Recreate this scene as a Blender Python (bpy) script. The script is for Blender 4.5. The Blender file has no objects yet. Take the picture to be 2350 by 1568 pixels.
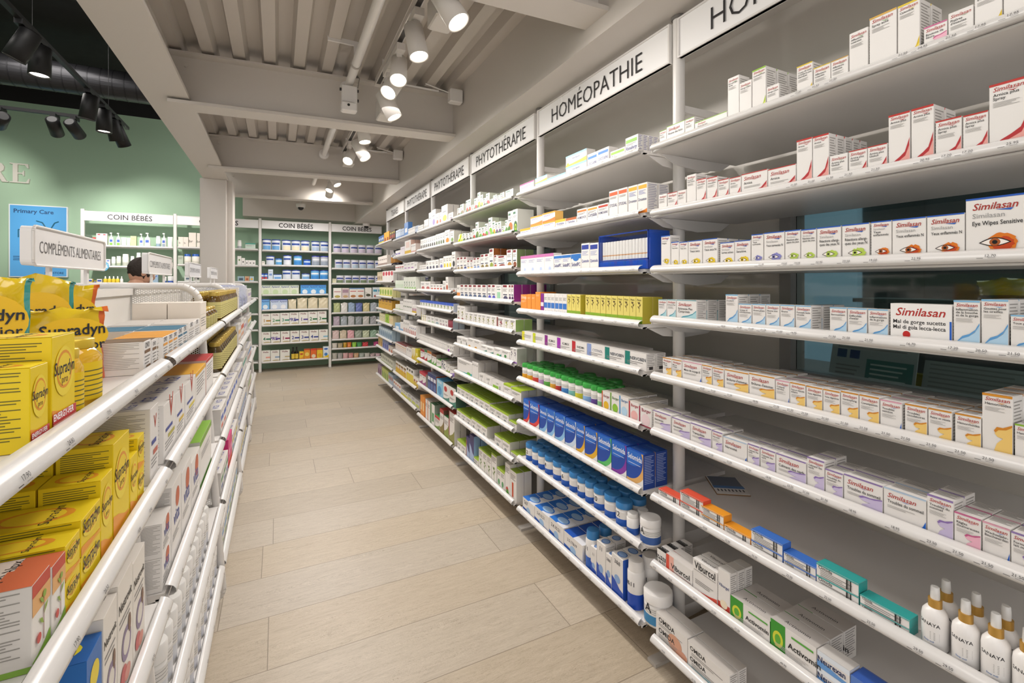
import bpy, math, random
from math import pi, sin, cos, radians
from mathutils import Vector, Matrix
random.seed(7)
SC = bpy.context.scene
COL = SC.collection
H = 1.335                      # eye height; shelf rails lie in planes parallel to Y
F, CX, CY, CT, ST = 1075.0, 1175.0, 650.0, .8944, .4472

# ---------------------------------------------------------------- camera, world, exposure, large lights
cam = bpy.data.cameras.new('camera'); cam.lens = 36*F/2350; cam.sensor_width = 36
cam.shift_y = -(784-CY)/2350; cam.clip_start = .02
co = bpy.data.objects.new('camera', cam); COL.objects.link(co)
co.location = (0, 0, H); co.rotation_euler = (pi/2, 0, -math.atan2(ST, CT)); SC.camera = co
SC.view_settings.view_transform = 'Standard'; SC.view_settings.look = 'None'
SC.view_settings.gamma = 1; SC.view_settings.use_curve_mapping = False
SC.view_settings.exposure = -0.25
w = bpy.data.worlds.new('world'); SC.world = w; w.use_nodes = True
w.node_tree.nodes['Background'].inputs[0].default_value = (1, .96, .93, 1)
w.node_tree.nodes['Background'].inputs[1].default_value = 1.5

def lamp(name, kind, loc, energy, color=(1, .93, .85), target=None, **k):
    l = bpy.data.lights.new(name, kind); l.energy = energy; l.color = color
    for a, b in k.items(): setattr(l, a, b)
    o = bpy.data.objects.new(name, l); COL.objects.link(o); o.location = loc
    if target is not None:
        o.rotation_euler = (Vector(target)-Vector(loc)).to_track_quat('-Z', 'Y').to_euler()
    return o
# added soft fill between the beams; bare area lamps without any fixture
for i, (y, e) in enumerate(((.5, 10), (2.4, 11), (4.1, 14), (5.7, 17), (7.0, 20))):
    o = lamp('aisle_fill', 'AREA', (.35, y, H+1.0), e, (1, .95, .91), (.35, y, 0), shape='RECTANGLE', size=.7, size_y=1.0)
for x, y in ((-2.2, 6.0), (-1.4, 3.0), (-3.4, 4.2), (-2.2, .4)):
    lamp('shop_fill', 'AREA', (x, y, 3.75), 22, (1, .95, .9), (x, y+.4, 0), shape='DISK', size=1.0)  # added fill below the black ceiling, belongs to no visible fitting

# ---------------------------------------------------------------- helpers
_M = {}
def lin(c):
    c /= 255
    return c/12.92 if c <= .04045 else ((c+.055)/1.055)**2.4
def mat(key, rough=.5, metal=0, emit=0, trans=0, alpha=1, ior=1.45, bump=0, coat=0):
    """hex colour (+ options) -> procedural material with faint noise in its roughness"""
    k = (key, rough, metal, emit, trans, alpha, bump, coat)
    if k in _M: return _M[k]
    h = key.lstrip('#'); rgb = tuple(lin(int(h[i:i+2], 16)) for i in (0, 2, 4))
    m = bpy.data.materials.new('paint_'+h); m.use_nodes = True
    nt = m.node_tree; b = nt.nodes['Principled BSDF']
    b.inputs['Base Color'].default_value = (*rgb, 1); b.inputs['Metallic'].default_value = metal
    b.inputs['Roughness'].default_value = rough
    if emit:
        b.inputs['Emission Color'].default_value = (*rgb, 1); b.inputs['Emission Strength'].default_value = emit
    else:
        n = nt.nodes.new('ShaderNodeTexNoise'); n.inputs['Scale'].default_value = 60 if not bump else 14
        r = nt.nodes.new('ShaderNodeMapRange'); r.inputs[3].default_value = max(0, rough-.06); r.inputs[4].default_value = min(1, rough+.06)
        nt.links.new(n.outputs[0], r.inputs[0]); nt.links.new(r.outputs[0], b.inputs['Roughness'])
        if bump:
            bp = nt.nodes.new('ShaderNodeBump'); bp.inputs['Strength'].default_value = bump; bp.inputs['Distance'].default_value = .01
            nt.links.new(n.outputs[0], bp.inputs['Height']); nt.links.new(bp.outputs[0], b.inputs['Normal'])
    if trans: b.inputs['Transmission Weight'].default_value = trans; b.inputs['IOR'].default_value = ior
    if alpha < 1: b.inputs['Alpha'].default_value = alpha
    if coat: b.inputs['Coat Weight'].default_value = coat
    m.diffuse_color = (*rgb, 1)
    _M[k] = m; return m
WH = mat('e2dfdc', .38)            # white powder coat
WALLW = mat('cfc9c2', .6)          # off-white paint
CARD = 'ece9e6'

_T = {}
def text2d(s, bold=0.0, shear=0.0):
    """2-D outline mesh of a string, height of capitals scaled to 1 -> (verts, faces, width)"""
    k = (s, bold, shear)
    if k in _T: return _T[k]
    c = bpy.data.curves.new('t', 'FONT'); c.body = s; c.resolution_u = 2; c.offset = bold; c.shear = shear
    c.size = 1.0; c.fill_mode = 'FRONT'
    o = bpy.data.objects.new('t', c); COL.objects.link(o)
    dg = bpy.context.evaluated_depsgraph_get(); dg.update()
    me = o.evaluated_get(dg).to_mesh()
    v = [(p.co.x/.73, p.co.y/.73) for p in me.vertices]; f = [tuple(p.vertices) for p in me.polygons]
    up = bool(me.polygons) and sum(p.normal.z for p in me.polygons) < 0
    if up: f = [t[::-1] for t in f]
    o.evaluated_get(dg).to_mesh_clear()
    bpy.data.objects.remove(o); bpy.data.curves.remove(c)
    x0 = min((a for a, _ in v), default=0); x1 = max((a for a, _ in v), default=1)
    v = [(a-x0, b) for a, b in v]
    _T[k] = (v, f, x1-x0); return _T[k]

class MB:
    def __init__(s): s.v = []; s.f = []; s.mi = []; s.ms = []; s.sm = []
    def mid(s, m):
        if isinstance(m, str): m = mat(m)
        if m not in s.ms: s.ms.append(m)
        return s.ms.index(m)
    def add(s, vs, fs, m, smooth=False):
        n = len(s.v); i = s.mid(m); s.v += [tuple(p) for p in vs]
        for f in fs: s.f.append(tuple(n+a for a in f)); s.mi.append(i); s.sm.append(smooth)
        return s
    def box(s, x0, y0, z0, x1, y1, z1, m, T=None):
        vs = [(x, y, z) for z in (z0, z1) for y in (y0, y1) for x in (x0, x1)]
        if T: vs = [T @ Vector(p) for p in vs]
        return s.add(vs, [(0, 2, 3, 1), (4, 5, 7, 6), (0, 1, 5, 4), (2, 6, 7, 3), (0, 4, 6, 2), (1, 3, 7, 5)], m)
    def rbox(s, x0, y0, z0, x1, y1, z1, m, r=.001):
        """box with chamfered vertical and horizontal edges"""
        vs = []; 
        for z, q in ((z0, r), (z0+r, 0), (z1-r, 0), (z1, r)):
            a, b, c, d = x0+q, y0+q, x1-q, y1-q
            vs += [(a+r, b, z), (c-r, b, z), (c, b+r, z), (c, d-r, z), (c-r, d, z), (a+r, d, z), (a, d-r, z), (a, b+r, z)]
        fs = [tuple(range(7, -1, -1)), tuple(range(24, 32))]
        for k in range(3):
            for i in range(8): j = (i+1) % 8; fs.append((k*8+i, k*8+j, k*8+8+j, k*8+8+i))
        return s.add(vs, fs, m)
    def ring(s, pts, m, n=16, c=(0, 0), axis='z', cap=True, smooth=True, sx=1, sy=1):
        """lathe: pts = [(radius, height)...]"""
        vs = []
        for r, h in pts:
            for i in range(n):
                a = 2*pi*i/n; vs.append((c[0]+r*cos(a)*sx, c[1]+r*sin(a)*sy, h))
        fs = [(k*n+i, k*n+(i+1) % n, k*n+n+(i+1) % n, k*n+n+i) for k in range(len(pts)-1) for i in range(n)]
        s.add(vs, fs, m, smooth)
        if cap: s.add(vs[:n], [tuple(range(n-1, -1, -1))], m); s.add(vs[-n:], [tuple(range(n))], m)
        return s
    def tube(s, a, b, r, m, n=10, r2=None):
        a = Vector(a); b = Vector(b); q = (b-a).to_track_quat('Z', 'Y').to_matrix(); r2 = r if r2 is None else r2
        vs = [a+q @ Vector((r*cos(2*pi*i/n), r*sin(2*pi*i/n), 0)) for i in range(n)]+[b+q @ Vector((r2*cos(2*pi*i/n), r2*sin(2*pi*i/n), 0)) for i in range(n)]
        s.add(vs, [(i, (i+1) % n, n+(i+1) % n, n+i) for i in range(n)], m, True)
        s.add(vs[:n], [tuple(range(n-1, -1, -1))], m); return s.add(vs[n:], [tuple(range(n))], m)
    def path(s, pts, r, m, n=8):
        for a, b in zip(pts, pts[1:]): s.tube(a, b, r, m, n)
        return s
    def poly(s, pts, m, T=None):
        vs = [T @ Vector(p) if T else p for p in pts]; return s.add(vs, [tuple(range(len(vs)))], m)
    def prism(s, prof, y0, y1, m, plane='xz', smooth=False):
        """extrude a closed profile (a, b) along the third axis from y0 to y1"""
        n = len(prof)
        P = {'xz': lambda a, b, t: (a, t, b), 'yz': lambda a, b, t: (t, a, b), 'xy': lambda a, b, t: (a, b, t)}[plane]
        vs = [P(a, b, y0) for a, b in prof]+[P(a, b, y1) for a, b in prof]
        s.add(vs, [(i, (i+1) % n, n+(i+1) % n, n+i) for i in range(n)], m, smooth)
        s.add(vs[:n], [tuple(range(n-1, -1, -1))], m); return s.add(vs[n:], [tuple(range(n))], m)
    def text(s, str_, T, hgt, m, align='l', maxw=None, bold=0.0, shear=0.0, squash=1.0):
        """lettering in the local x-y plane of matrix T (baseline at its origin)"""
        v, f, wd = text2d(str_, bold, shear); k = hgt; kx = hgt*squash
        if maxw and wd*kx > maxw: kx = maxw/wd; k = min(k, kx*1.35)
        ox = {'l': 0, 'c': -wd*kx/2, 'r': -wd*kx}[align]
        return s.add([T @ Vector((a*kx+ox, b*k, 0)) for a, b in v], f, m)
    def mesh(s, name='m'):
        me = bpy.data.meshes.new(name); me.from_pydata(s.v, [], s.f)
        for m in s.ms: me.materials.append(m)
        me.polygons.foreach_set('material_index', s.mi); me.polygons.foreach_set('use_smooth', s.sm); me.update()
        return me
    def obj(s, name, parent=None, loc=(0, 0, 0), rz=0, **props):
        o = bpy.data.objects.new(name, s.mesh(name)); COL.objects.link(o); o.location = loc; o.rotation_euler = (0, 0, rz)
        if parent: o.parent = parent
        for a, b in props.items(): o[a] = b
        return o
def thing(name, label, cat, loc=(0, 0, 0), rz=0, group=None):
    o = bpy.data.objects.new(name, None); COL.objects.link(o); o.location = loc; o.rotation_euler = (0, 0, rz)
    o.empty_display_size = .05; tag(o, label, cat, group); return o
def tag(o, label, cat, group=None):
    o['label'] = label; o['category'] = cat
    if group: o['group'] = group
    return o
def dup(o, parent=None):
    c = o.copy(); COL.objects.link(c)
    if parent: c.parent = parent
    for ch in o.children: dup(ch, c)
    return c
def ymap(px, X):
    """where the sight line of a photo column crosses the plane X = const"""
    u = (px-CX)/F; return X*(CT-u*ST)/(u*CT+ST)
def xmap(px, Y):
    u = (px-CX)/F; return Y*(u*CT+ST)/(CT-u*ST)
def zmap(py, X, Y): return H+(CY-py)*(X*ST+Y*CT)/F

# ---------------------------------------------------------------- surfaces
def N(nt, t, **k):
    n = nt.nodes.new(t)
    for a, b in k.items(): setattr(n, a, b)
    return n
def floor_mat():
    m = bpy.data.materials.new('wood_plank_tiles'); m.use_nodes = True; nt = m.node_tree; L = nt.links.new
    b = nt.nodes['Principled BSDF']; tc = N(nt, 'ShaderNodeTexCoord'); sp = N(nt, 'ShaderNodeSeparateXYZ'); L(tc.outputs['Object'], sp.inputs[0])
    def M(op, a, c=None):
        n = N(nt, 'ShaderNodeMath', operation=op)
        for i, q in enumerate((a, c)):
            if q is None: continue
            if isinstance(q, (int, float)): n.inputs[i].default_value = q
            else: L(q, n.inputs[i])
        return n.outputs[0]
    v = M('DIVIDE', M('ADD', sp.outputs[1], .21+2.9), .29); row = M('FLOOR', v); fv = M('SUBTRACT', v, row)
    wn = N(nt, 'ShaderNodeTexWhiteNoise', noise_dimensions='1D'); L(row, wn.inputs['W'])
    u = M('ADD', M('DIVIDE', M('ADD', sp.outputs[0], 12.0), 1.2), M('MULTIPLY', wn.outputs[0], 7.3)); pid = M('FLOOR', u); fu = M('SUBTRACT', u, pid)
    def edge(f, wd):
        d = M('MINIMUM', f, M('SUBTRACT', 1.0, f)); return M('LESS_THAN', d, wd)
    grout = M('MAXIMUM', edge(fv, .0055), edge(fu, .0014))
    cid = N(nt, 'ShaderNodeCombineXYZ'); L(pid, cid.inputs[0]); L(row, cid.inputs[1])
    w2 = N(nt, 'ShaderNodeTexWhiteNoise', noise_dimensions='3D'); L(cid.outputs[0], w2.inputs['Vector'])
    co_ = N(nt, 'ShaderNodeCombineXYZ'); L(M('MULTIPLY', sp.outputs[0], 1.1), co_.inputs[0]); L(M('MULTIPLY', sp.outputs[1], 9.0), co_.inputs[1]); L(M('MULTIPLY', w2.outputs[0], 50), co_.inputs[2])
    n1 = N(nt, 'ShaderNodeTexNoise'); n1.inputs['Scale'].default_value = 1.6; n1.inputs['Detail'].default_value = 7; n1.inputs['Roughness'].default_value = 1.5; n1.inputs['Distortion'].default_value = .9
    L(co_.outputs[0], n1.inputs['Vector'])
    n2 = N(nt, 'ShaderNodeTexNoise'); n2.inputs['Scale'].default_value = 9; n2.inputs['Detail'].default_value = 6; n2.inputs['Distortion'].default_value = .4
    L(co_.outputs[0], n2.inputs['Vector'])
    rp = N(nt, 'ShaderNodeValToRGB'); e = rp.color_ramp.elements
    e[0].position = .28; e[0].color = (lin(128), lin(112), lin(92), 1); e[1].position = .74; e[1].color = (lin(214), lin(201), lin(182), 1)
    k = rp.color_ramp.elements.new(.45); k.color = (lin(180), lin(167), lin(148), 1); k = rp.color_ramp.elements.new(.58); k.color = (lin(194), lin(181), lin(162), 1)
    mx = M('ADD', M('MULTIPLY', n1.outputs[0], .78), M('MULTIPLY', n2.outputs[0], .22)); L(mx, rp.inputs[0])
    hv = N(nt, 'ShaderNodeHueSaturation'); L(rp.outputs[0], hv.inputs['Color']); L(M('ADD', .93, M('MULTIPLY', w2.outputs[0], .13)), hv.inputs['Value']); L(M('ADD', .85, M('MULTIPLY', wn.outputs[0], .25)), hv.inputs['Saturation'])
    mc = N(nt, 'ShaderNodeMixRGB'); L(M('MULTIPLY', grout, .75), mc.inputs[0]); L(hv.outputs[0], mc.inputs[1]); mc.inputs[2].default_value = (lin(120), lin(108), lin(92), 1)
    L(mc.outputs[0], b.inputs['Base Color']); b.inputs['Roughness'].default_value = .42
    bp = N(nt, 'ShaderNodeBump'); bp.inputs['Strength'].default_value = .12; bp.inputs['Distance'].default_value = .004; L(n2.outputs[0], bp.inputs['Height']); L(bp.outputs[0], b.inputs['Normal'])
    return m
GREEN = mat('9fbca2', .75)
def struct(mb, name): o = mb.obj(name); o['kind'] = 'structure'; return o

YB = 7.93      # rail plane of the back shelving
XR = 1.15      # rail plane of the right shelving
XW = 1.60      # glass wall behind it
struct(MB().box(-7, -1.5, -.05, 3.6, YB+.4, 0, floor_mat()), 'floor')
struct(MB().box(-7, YB+.32, 0, XW+.1, YB+.42, H+2.34, GREEN).box(-7, YB+.32, H+2.34, XW+.1, YB+.42, 4.07, mat('0c0c0e', .8)), 'wall_back')
struct(MB().box(-7.1, -1.5, 0, -7, YB+.4, 4.0, GREEN), 'wall_left')
# wall behind the right shelving with two windows into the office
GREYW = mat('c6c2bb', .35, coat=1.0)
wz0, wz1 = H-.33, H+.27
wr = MB()
for y0, y1 in ((1.06, 2.58), (3.42, YB+.32)): wr.box(XW, y0, 0, XW+.06, y1, H+1.42, GREYW)
for y0, y1 in ((-1.5, 1.06), (2.58, 3.42)):
    wr.box(XW, y0, 0, XW+.06, y1, wz0, GREYW); wr.box(XW, y0, wz1, XW+.06, y1, H+1.42, GREYW)
struct(wr, 'wall_right')
for i, (y0, y1) in enumerate(((-1.4, 1.06), (2.58, 3.42))):
    fr = MB(); g = mat('8f8d8b', .4)
    for a in (y0, y1-.04): fr.box(XW-.012, a, wz0, XW+.07, a+.04, wz1, g)
    for a in (wz0, wz1-.03): fr.box(XW-.012, y0+.04, a, XW+.07, y1-.04, a+.03, g)
    f = struct(fr, 'window_%d' % (i+1))
    p = MB().box(XW+.02, y0+.04, wz0+.03, XW+.026, y1-.04, wz1-.03, mat('c8d8d4', .03, trans=1)).obj('glass_pane', f)
# soffit over the right shelving
struct(MB().box(1.12, -1.5, H+.965, XW+.06, YB+.32, H+1.42, WALLW), 'soffit')
# bulkhead before the back wall
struct(MB().box(-.46, YB-.02, H+.99, 1.12, YB+.32, H+1.42, WALLW), 'bulkhead')
# corrugated deck between the girder and the soffit
dk = MB(); zt = H+1.35; per = .162; x = -.56
prof = []
while x < 1.16:
    prof += [(x, zt), (x+.062, zt), (x+.078, zt+.062), (x+.146, zt+.062)]; x += per
prof.append((x, zt)); n = len(prof)
dk.add([(a, -1.5, b) for a, b in prof]+[(a, YB+.3, b) for a, b in prof], [(i, i+1, n+i+1, n+i) for i in range(n-1)], mat('c6bfb7', .55))
dk.box(-.6, -1.5, zt+.09, 1.2, YB+.3, zt+.12, WALLW)
struct(dk, 'ceiling')
struct(MB().box(-7, -1.5, 4.02, -.56, YB+.42, 4.07, mat('0c0c0e', .8)), 'ceiling_black')
# girder with its lower flange and the beams that land on it
gr = MB(); GZ = H+1.06
gr.box(-.675, -1.5, GZ, -.455, 6.0, GZ+.02, WALLW).box(-.572, -1.5, GZ+.02, -.555, 6.0, GZ+.40, WALLW).box(-.675, -1.5, GZ+.38, -.455, 6.0, GZ+.40, WALLW)
gr.box(-.66, -1.5, GZ+.40, -.5, 6.0, 4.02, mat('c6bfb7', .6))
struct(gr, 'girder')
for i, (yl, yr, z, xl) in enumerate(((1.50, 1.42, H+1.03, -.56), (3.24, 3.12, H+1.03, -.56), (4.97, 4.82, H+1.04, -.56), (6.42, 6.30, H+1.04, -.56))):
    b = MB(); dx = 1.135-xl; T = Matrix.Translation((xl, yl, z)) @ Matrix(((1, 0, 0, 0), ((yr-yl)/dx, 1, 0, 0), (0, 0, 1, 0), (0, 0, 0, 1)))
    b.box(0, 0, 0, dx, .15, .018, WALLW, T).box(0, .066, .018, dx, .082, .30, WALLW, T).box(0, .0, .29, dx, .15, .30, WALLW, T)
    for q in (.06,): b.tube(T @ Vector((q+.02, .066, .24)), T @ Vector((q+.02, .052, .24)), .011, WALLW, 8)
    struct(b, 'beam')
# column
struct(MB().rbox(-.70, 5.60, 0, -.47, 5.95, GZ, WALLW, .006).box(-.47, 5.66, 0, -.42, 5.95, GZ, WALLW), 'column')
# ---------------------------------------------------------------- shelving
def perforated():
    m = bpy.data.materials.new('perforated_metal'); m.use_nodes = True; nt = m.node_tree; L = nt.links.new
    b = nt.nodes['Principled BSDF']; b.inputs['Base Color'].default_value = (.72, .71, .69, 1); b.inputs['Roughness'].default_value = .45
    tc = N(nt, 'ShaderNodeTexCoord'); out = []
    for off in ((0, 0, 0), (.5, .5, .5)):
        a = N(nt, 'ShaderNodeVectorMath', operation='MULTIPLY_ADD'); L(tc.outputs['UV'], a.inputs[0]); a.inputs[1].default_value = (1/.0135, 1/.0078, 0); a.inputs[2].default_value = off
        f = N(nt, 'ShaderNodeVectorMath', operation='FRACTION'); L(a.outputs[0], f.inputs[0])
        s = N(nt, 'ShaderNodeVectorMath', operation='SUBTRACT'); L(f.outputs[0], s.inputs[0]); s.inputs[1].default_value = (.5, .5, 0)
        k = N(nt, 'ShaderNodeVectorMath', operation='MULTIPLY'); L(s.outputs[0], k.inputs[0]); k.inputs[1].default_value = (.0135, .0078, 0)
        l = N(nt, 'ShaderNodeVectorMath', operation='LENGTH'); L(k.outputs[0], l.inputs[0]); out.append(l.outputs['Value'])
    mn = N(nt, 'ShaderNodeMath', operation='MINIMUM'); L(out[0], mn.inputs[0]); L(out[1], mn.inputs[1])
    g = N(nt, 'ShaderNodeMath', operation='GREATER_THAN'); L(mn.outputs[0], g.inputs[0]); g.inputs[1].default_value = .0029
    L(g.outputs[0], b.inputs['Alpha']); return m
PERF = perforated()
def uvs(o, fn):
    me = o.data; uv = me.uv_layers.new(name='UVMap')
    for l in me.loops: uv.data[l.index].uv = fn(me.vertices[l.vertex_index].co)

RAIL = [(-.002, .005), (-.011, .0055), (-.0165, .010), (-.016, .0165), (-.011, .0235), (-.004, .028), (.004, .0305)]
RIN = [(a+(.0014 if i else 0), b+.0006-(.0016 if i > 4 else 0)) for i, (a, b) in enumerate(RAIL)]
RAILM = mat('dcdad8', .25, coat=.2)
_RC = {}
INK = mat('3c3a3c', .6)
def rail_mesh(L, prices, seed):
    mb = MB(); prof = RAIL+RIN[::-1]; n = len(prof)
    vs = [(.006, a, b) for a, b in prof]+[(L-.006, a, b) for a, b in prof]
    mb.add(vs, [(i, (i+1) % n, n+(i+1) % n, n+i)[::-1] for i in range(n)], RAILM, True)
    mb.add(vs[:n], [tuple(range(n))], RAILM); mb.add(vs[n:], [tuple(range(n-1, -1, -1))], RAILM)
    rn = random.Random(seed)
    # paper price tags behind the clear lip, facing the aisle and leaning back
    for x, s in prices:
        a = Vector((x, -.0180, .0115)); b = Vector((x, -.0130, .0240)); d = (b-a).normalized(); nrm = Vector((1, 0, 0)).cross(d)
        T = Matrix.Identity(4)
        for i in range(3): T[i][0] = (1, 0, 0)[i]; T[i][1] = d[i]; T[i][2] = nrm[i]; T[i][3] = a[i]+nrm[i]*.0009
        T2 = T.copy(); 
        for i in range(3): T2[i][3] += nrm[i]*.0002
        if s: mb.text(s, T2 @ Matrix.Translation((.001, .0045, 0)), .0052, INK, 'c')
        if not s: continue
        mb.poly([(-.017, .0018, 0), (-.008, .0018, 0), (-.008, .0026, 0), (-.017, .0026, 0)], INK, T2)
        mb.poly([(-.002, .0018, 0), (.008, .0018, 0), (.008, .0026, 0), (-.002, .0026, 0)], mat('8d8a8a', .6), T2)
    return mb
def shelf(parent, L, depth, zl, prices=(), x0=0.0, brackets=True, perf=False, seed=0):
    b = MB()
    b.box(0, 0, 0, L, .014, .0045, WH).box(0, .004, .0045, L, .014, .016, WH)
    b.box(0, .014, .002, L, depth, .016, WH)
    for q in (0, L-.002): b.box(q, -.004, 0, q+.002, .02, .006, WH)
    o = b.obj('shelf', parent, (x0, 0, zl))
    rail_mesh(L, prices, seed).obj('price_rail', o)
    if brackets:
        for q in (.004, L-.0075):
            m = MB().prism([(.03, .0), (.10, -.03), (.21, -.04), (.33, -.03), (.38, 0)], q, q+.0035, WH, 'yz'); m.obj('bracket', o)
    return o
def sign_panel(label, txt, loc, rz, L, h, group, ts=.075):
    t = thing('header_sign', label, 'sign', loc, rz, group)
    MB().box(.004, 0, 0, L-.004, .012, h, mat('f1f0f0', .4)).obj('sign_board', t)
    fr = MB()
    for z in (0, h-.006): fr.box(0, -.005, z, L, .015, z+.006, WH)
    for x_ in (0, L-.006): fr.box(x_, -.005, .006, x_+.006, .015, h-.006, WH)
    fr.obj('frame', t)
    T = Matrix.Translation((L/2, -.003, (h-ts)/2)) @ Matrix.Rotation(pi/2, 4, 'X')
    MB().text(txt, T, ts, mat('1c1819', .7), 'c', bold=(-.008 if ts > .072 else .012), squash=.93, maxw=L*.86).obj('lettering', t)
    return t
ORD = 'first second third fourth fifth sixth seventh eighth ninth tenth eleventh twelfth thirteenth fourteenth fifteenth sixteenth seventeenth eighteenth nineteenth twentieth'.split()
def ordn(i):
    if i < 20: return ORD[i]
    t = {2: 'twenty', 3: 'thirty', 4: 'forty', 5: 'fifty', 6: 'sixty', 7: 'seventy'}[(i+1)//10]
    return (t[:-1]+'ieth') if (i+1) % 10 == 0 else t+'-'+ORD[(i+1) % 10-1]

SH = {1: (.447, .224, .031, -.140, -.332, -.521, -.745, -.975, -1.23),
      2: (.455, .233, .034, -.162, -.329, -.523, -.752, -.945, -1.215),
      3: (.456, .265, .070, -.119, -.283, -.455, -.652, -.817, -.983, -1.212),
      4: (.451, .281, .092, -.080, -.229, -.361, -.546, -.706, -.931, -1.21),
      5: (.453, .266, .107, -.082, -.31, -.523, -.756, -.993, -1.187),
      6: (.471, .193, .0, -.180, -.338, -.498, -.681, -.820, -.99, -1.183)}
BN = {1: 'nearest right bay', 2: 'second right bay', 3: 'third right bay', 4: 'fourth right bay', 5: 'fifth right bay', 6: 'farthest right bay'}
PR = {}
def prices(n, L, seed, pool=('21.50', '21.50', '19.50', '22.95', '16.70', '23.50', '17.20', '18.95')):
    r = random.Random(seed); return [(L*(i+.5+r.uniform(-.2, .2))/n, r.choice(pool)) for i in range(n)]
y1p = lambda px: ymap(px, XR)
PTXT = {  # price tags of the nearest bay: (photo column, text)
 0: ((1840, '17.20'), (1880, '21.50'), (1920, '21.50'), (2080, '21.50'), (2125, '24.95'), (2190, '21.50'), (2258, '17.95'), (2332, '17.95')),
 1: ((1830, '21.50'), (1870, '21.50'), (1912, '21.50'), (1955, '21.50'), (2017, '21.50'), (2130, '20.95'), (2180, '17.20'), (2228, '17.20'), (2330, '25.95')),
 2: ((1755, '22.95'), (1808, '19.50'), (1838, '19.50'), (1888, '22.95'), (1950, '23.50'), (2012, '19.50'), (2110, '22.95'), (2280, '12.70')),
 3: ((1668, '18.50'), (1705, '21.50'), (1732, '21.50'), (1760, '21.50'), (1797, '21.50'), (1830, '14.95'), (1918, '21.50'), (1950, '21.50'), (2002, '21.50'), (2099, '16.70'), (2195, '17.20'), (2259, '20.50'), (2333, '21.50')),
 4: ((1620, '21.50'), (1645, '21.50'), (1683, '21.50'), (1742, '18.95'), (1790, '21.50'), (1822, '21.50'), (1855, '21.50'), (1902, '21.50'), (1946, '21.50'), (1990, '21.50'), (2041, '21.50'), (2086, '21.50'), (2145, '21.50'), (2211, '21.50'), (2275, '21.50')),
 5: ((1600, '21.50'), (1640, '21.50'), (1682, '21.50'), (1726, '21.50'), (1772, '18.95'), (1822, '23.50'), (1858, '21.50'), (1900, '21.50'), (1965, '18.95'), (2063, '18.95'), (2146, '23.50'), (2206, '21.50'), (2273, '21.50'), (2343, '21.50')),
 6: ((1522, '22.50'), (1574, '22.50'), (1626, '22.50'), (1678, '22.50'), (1740, '22.50'), (1820, '22.50'), (1908, '22.50'), (2007, '22.50'), (2115, '29.50'), (2183, '29.50')),
 7: ((1510, '18.95'), (1546, '21.50'), (1604, '21.50'), (1646, '21.50'), (1700, '21.50'), (1806, '49.90'), (1870, '89.90')),
 8: ((1530, '19.50'), (1600, '21.50'))}
SL = .953
for k in range(1, 7):
    yl = k+.247-.0235
    bay = thing('wall_shelving', 'run of white shelves along right wall, %s, between two round posts' % BN[k].replace(' right bay', ' bay'), 'shelving', (XR, yl, 0), -pi/2, 'shelf runs along the right wall')
    for i, z in enumerate(SH[k]):
        if k == 1: ps = [(yl-y1p(p), s) for p, s in PTXT.get(i, ()) if 0 < yl-y1p(p) < .93]
        elif k < 4: ps = prices(12, SL, k*20+i)
        else: ps = [(x_, '') for x_, s in prices(10, SL, k*20+i)]
        shelf(bay, SL, .42, H+z, ps, seed=k*31+i)
    sign_panel('white header sign reading %s above the %s' % (('HOMÉOPATHIE', 'HOMÉOPATHIE', 'PHYTOTHÉRAPIE', 'PHYTOTHÉRAPIE', 'PHYTOTHÉRAPIE', 'TISANES')[k-1], BN[k]),
               ('HOMÉOPATHIE', 'HOMÉOPATHIE', 'PHYTOTHÉRAPIE', 'PHYTOTHÉRAPIE', 'PHYTOTHÉRAPIE', 'TISANES')[k-1], (XR+.125, yl+.003, H+.800), -pi/2, .96, .142, 'header signs over the right wall shelves', .078)
for k in range(0, 7):
    y = k+.248
    p = thing('shelf_post', 'round white shelf post at %s' % (['far end of the farthest right bay', 'near end of the nearest right bay'][k == 0] if k in (0, 6) else 'gap between %s and %s right bays' % (BN[k].split()[0], BN[k+1].split()[0])), 'post', (XR+.15, y, 0), 0, 'posts of the right wall shelving')
    MB().ring([(.021, 0), (.021, H+.955)], WH, 20).ring([(.026, H+.952), (.026, H+.963)], mat('77736f', .6), 16).obj('upright', p)
    a = MB().box(.02, -.008, H+.62, .29, .008, H+.645, WH).ring([(.03, H+.60), (.03, H+.66)], WH, 12, c=(.272, 0)); a.obj('wall_arm', p)
    MB().box(-.13, -.02, 0, .29, .02, .012, mat('b9b4ae', .5)).obj('foot', p)
# ---- back shelving
BX = (-2.264, -1.277, -.236, .739, 1.56)
BZ = {0: (.475, .203, -.02, -.25, -.48, -.72, -.95, -1.2), 1: (.484, .239, .0, -.24, -.48, -.72, -.95, -1.2),
      2: (.474, .250, .034, -.196, -.424, -.656, -.930, -1.205), 3: (.464, .215, -.025, -.265, -.495, -.705, -.92, -1.065, -1.24)}
BBN = ('leftmost back bay', 'second back bay', 'third back bay', 'rightmost back bay')
for k in range(4):
    L = BX[k+1]-BX[k]-.046
    bay = thing('wall_shelving', 'white shelf run on the green back wall, %s' % BBN[k], 'shelving', (BX[k]+.023, YB, 0), 0, 'shelf runs on the back wall')
    for i, z in enumerate(BZ[k]): shelf(bay, L, .30, H+z, [(x_, '') for x_, s in prices(7, L, 700+k*20+i)], brackets=False)
    sign_panel('white header sign reading COIN BÉBÉS above the %s' % BBN[k], 'COIN BÉBÉS', (BX[k]+.02, YB-.02, H+.815), 0, L+.006, .125, 'COIN BÉBÉS header signs', .070 if k != 3 else .066)
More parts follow.
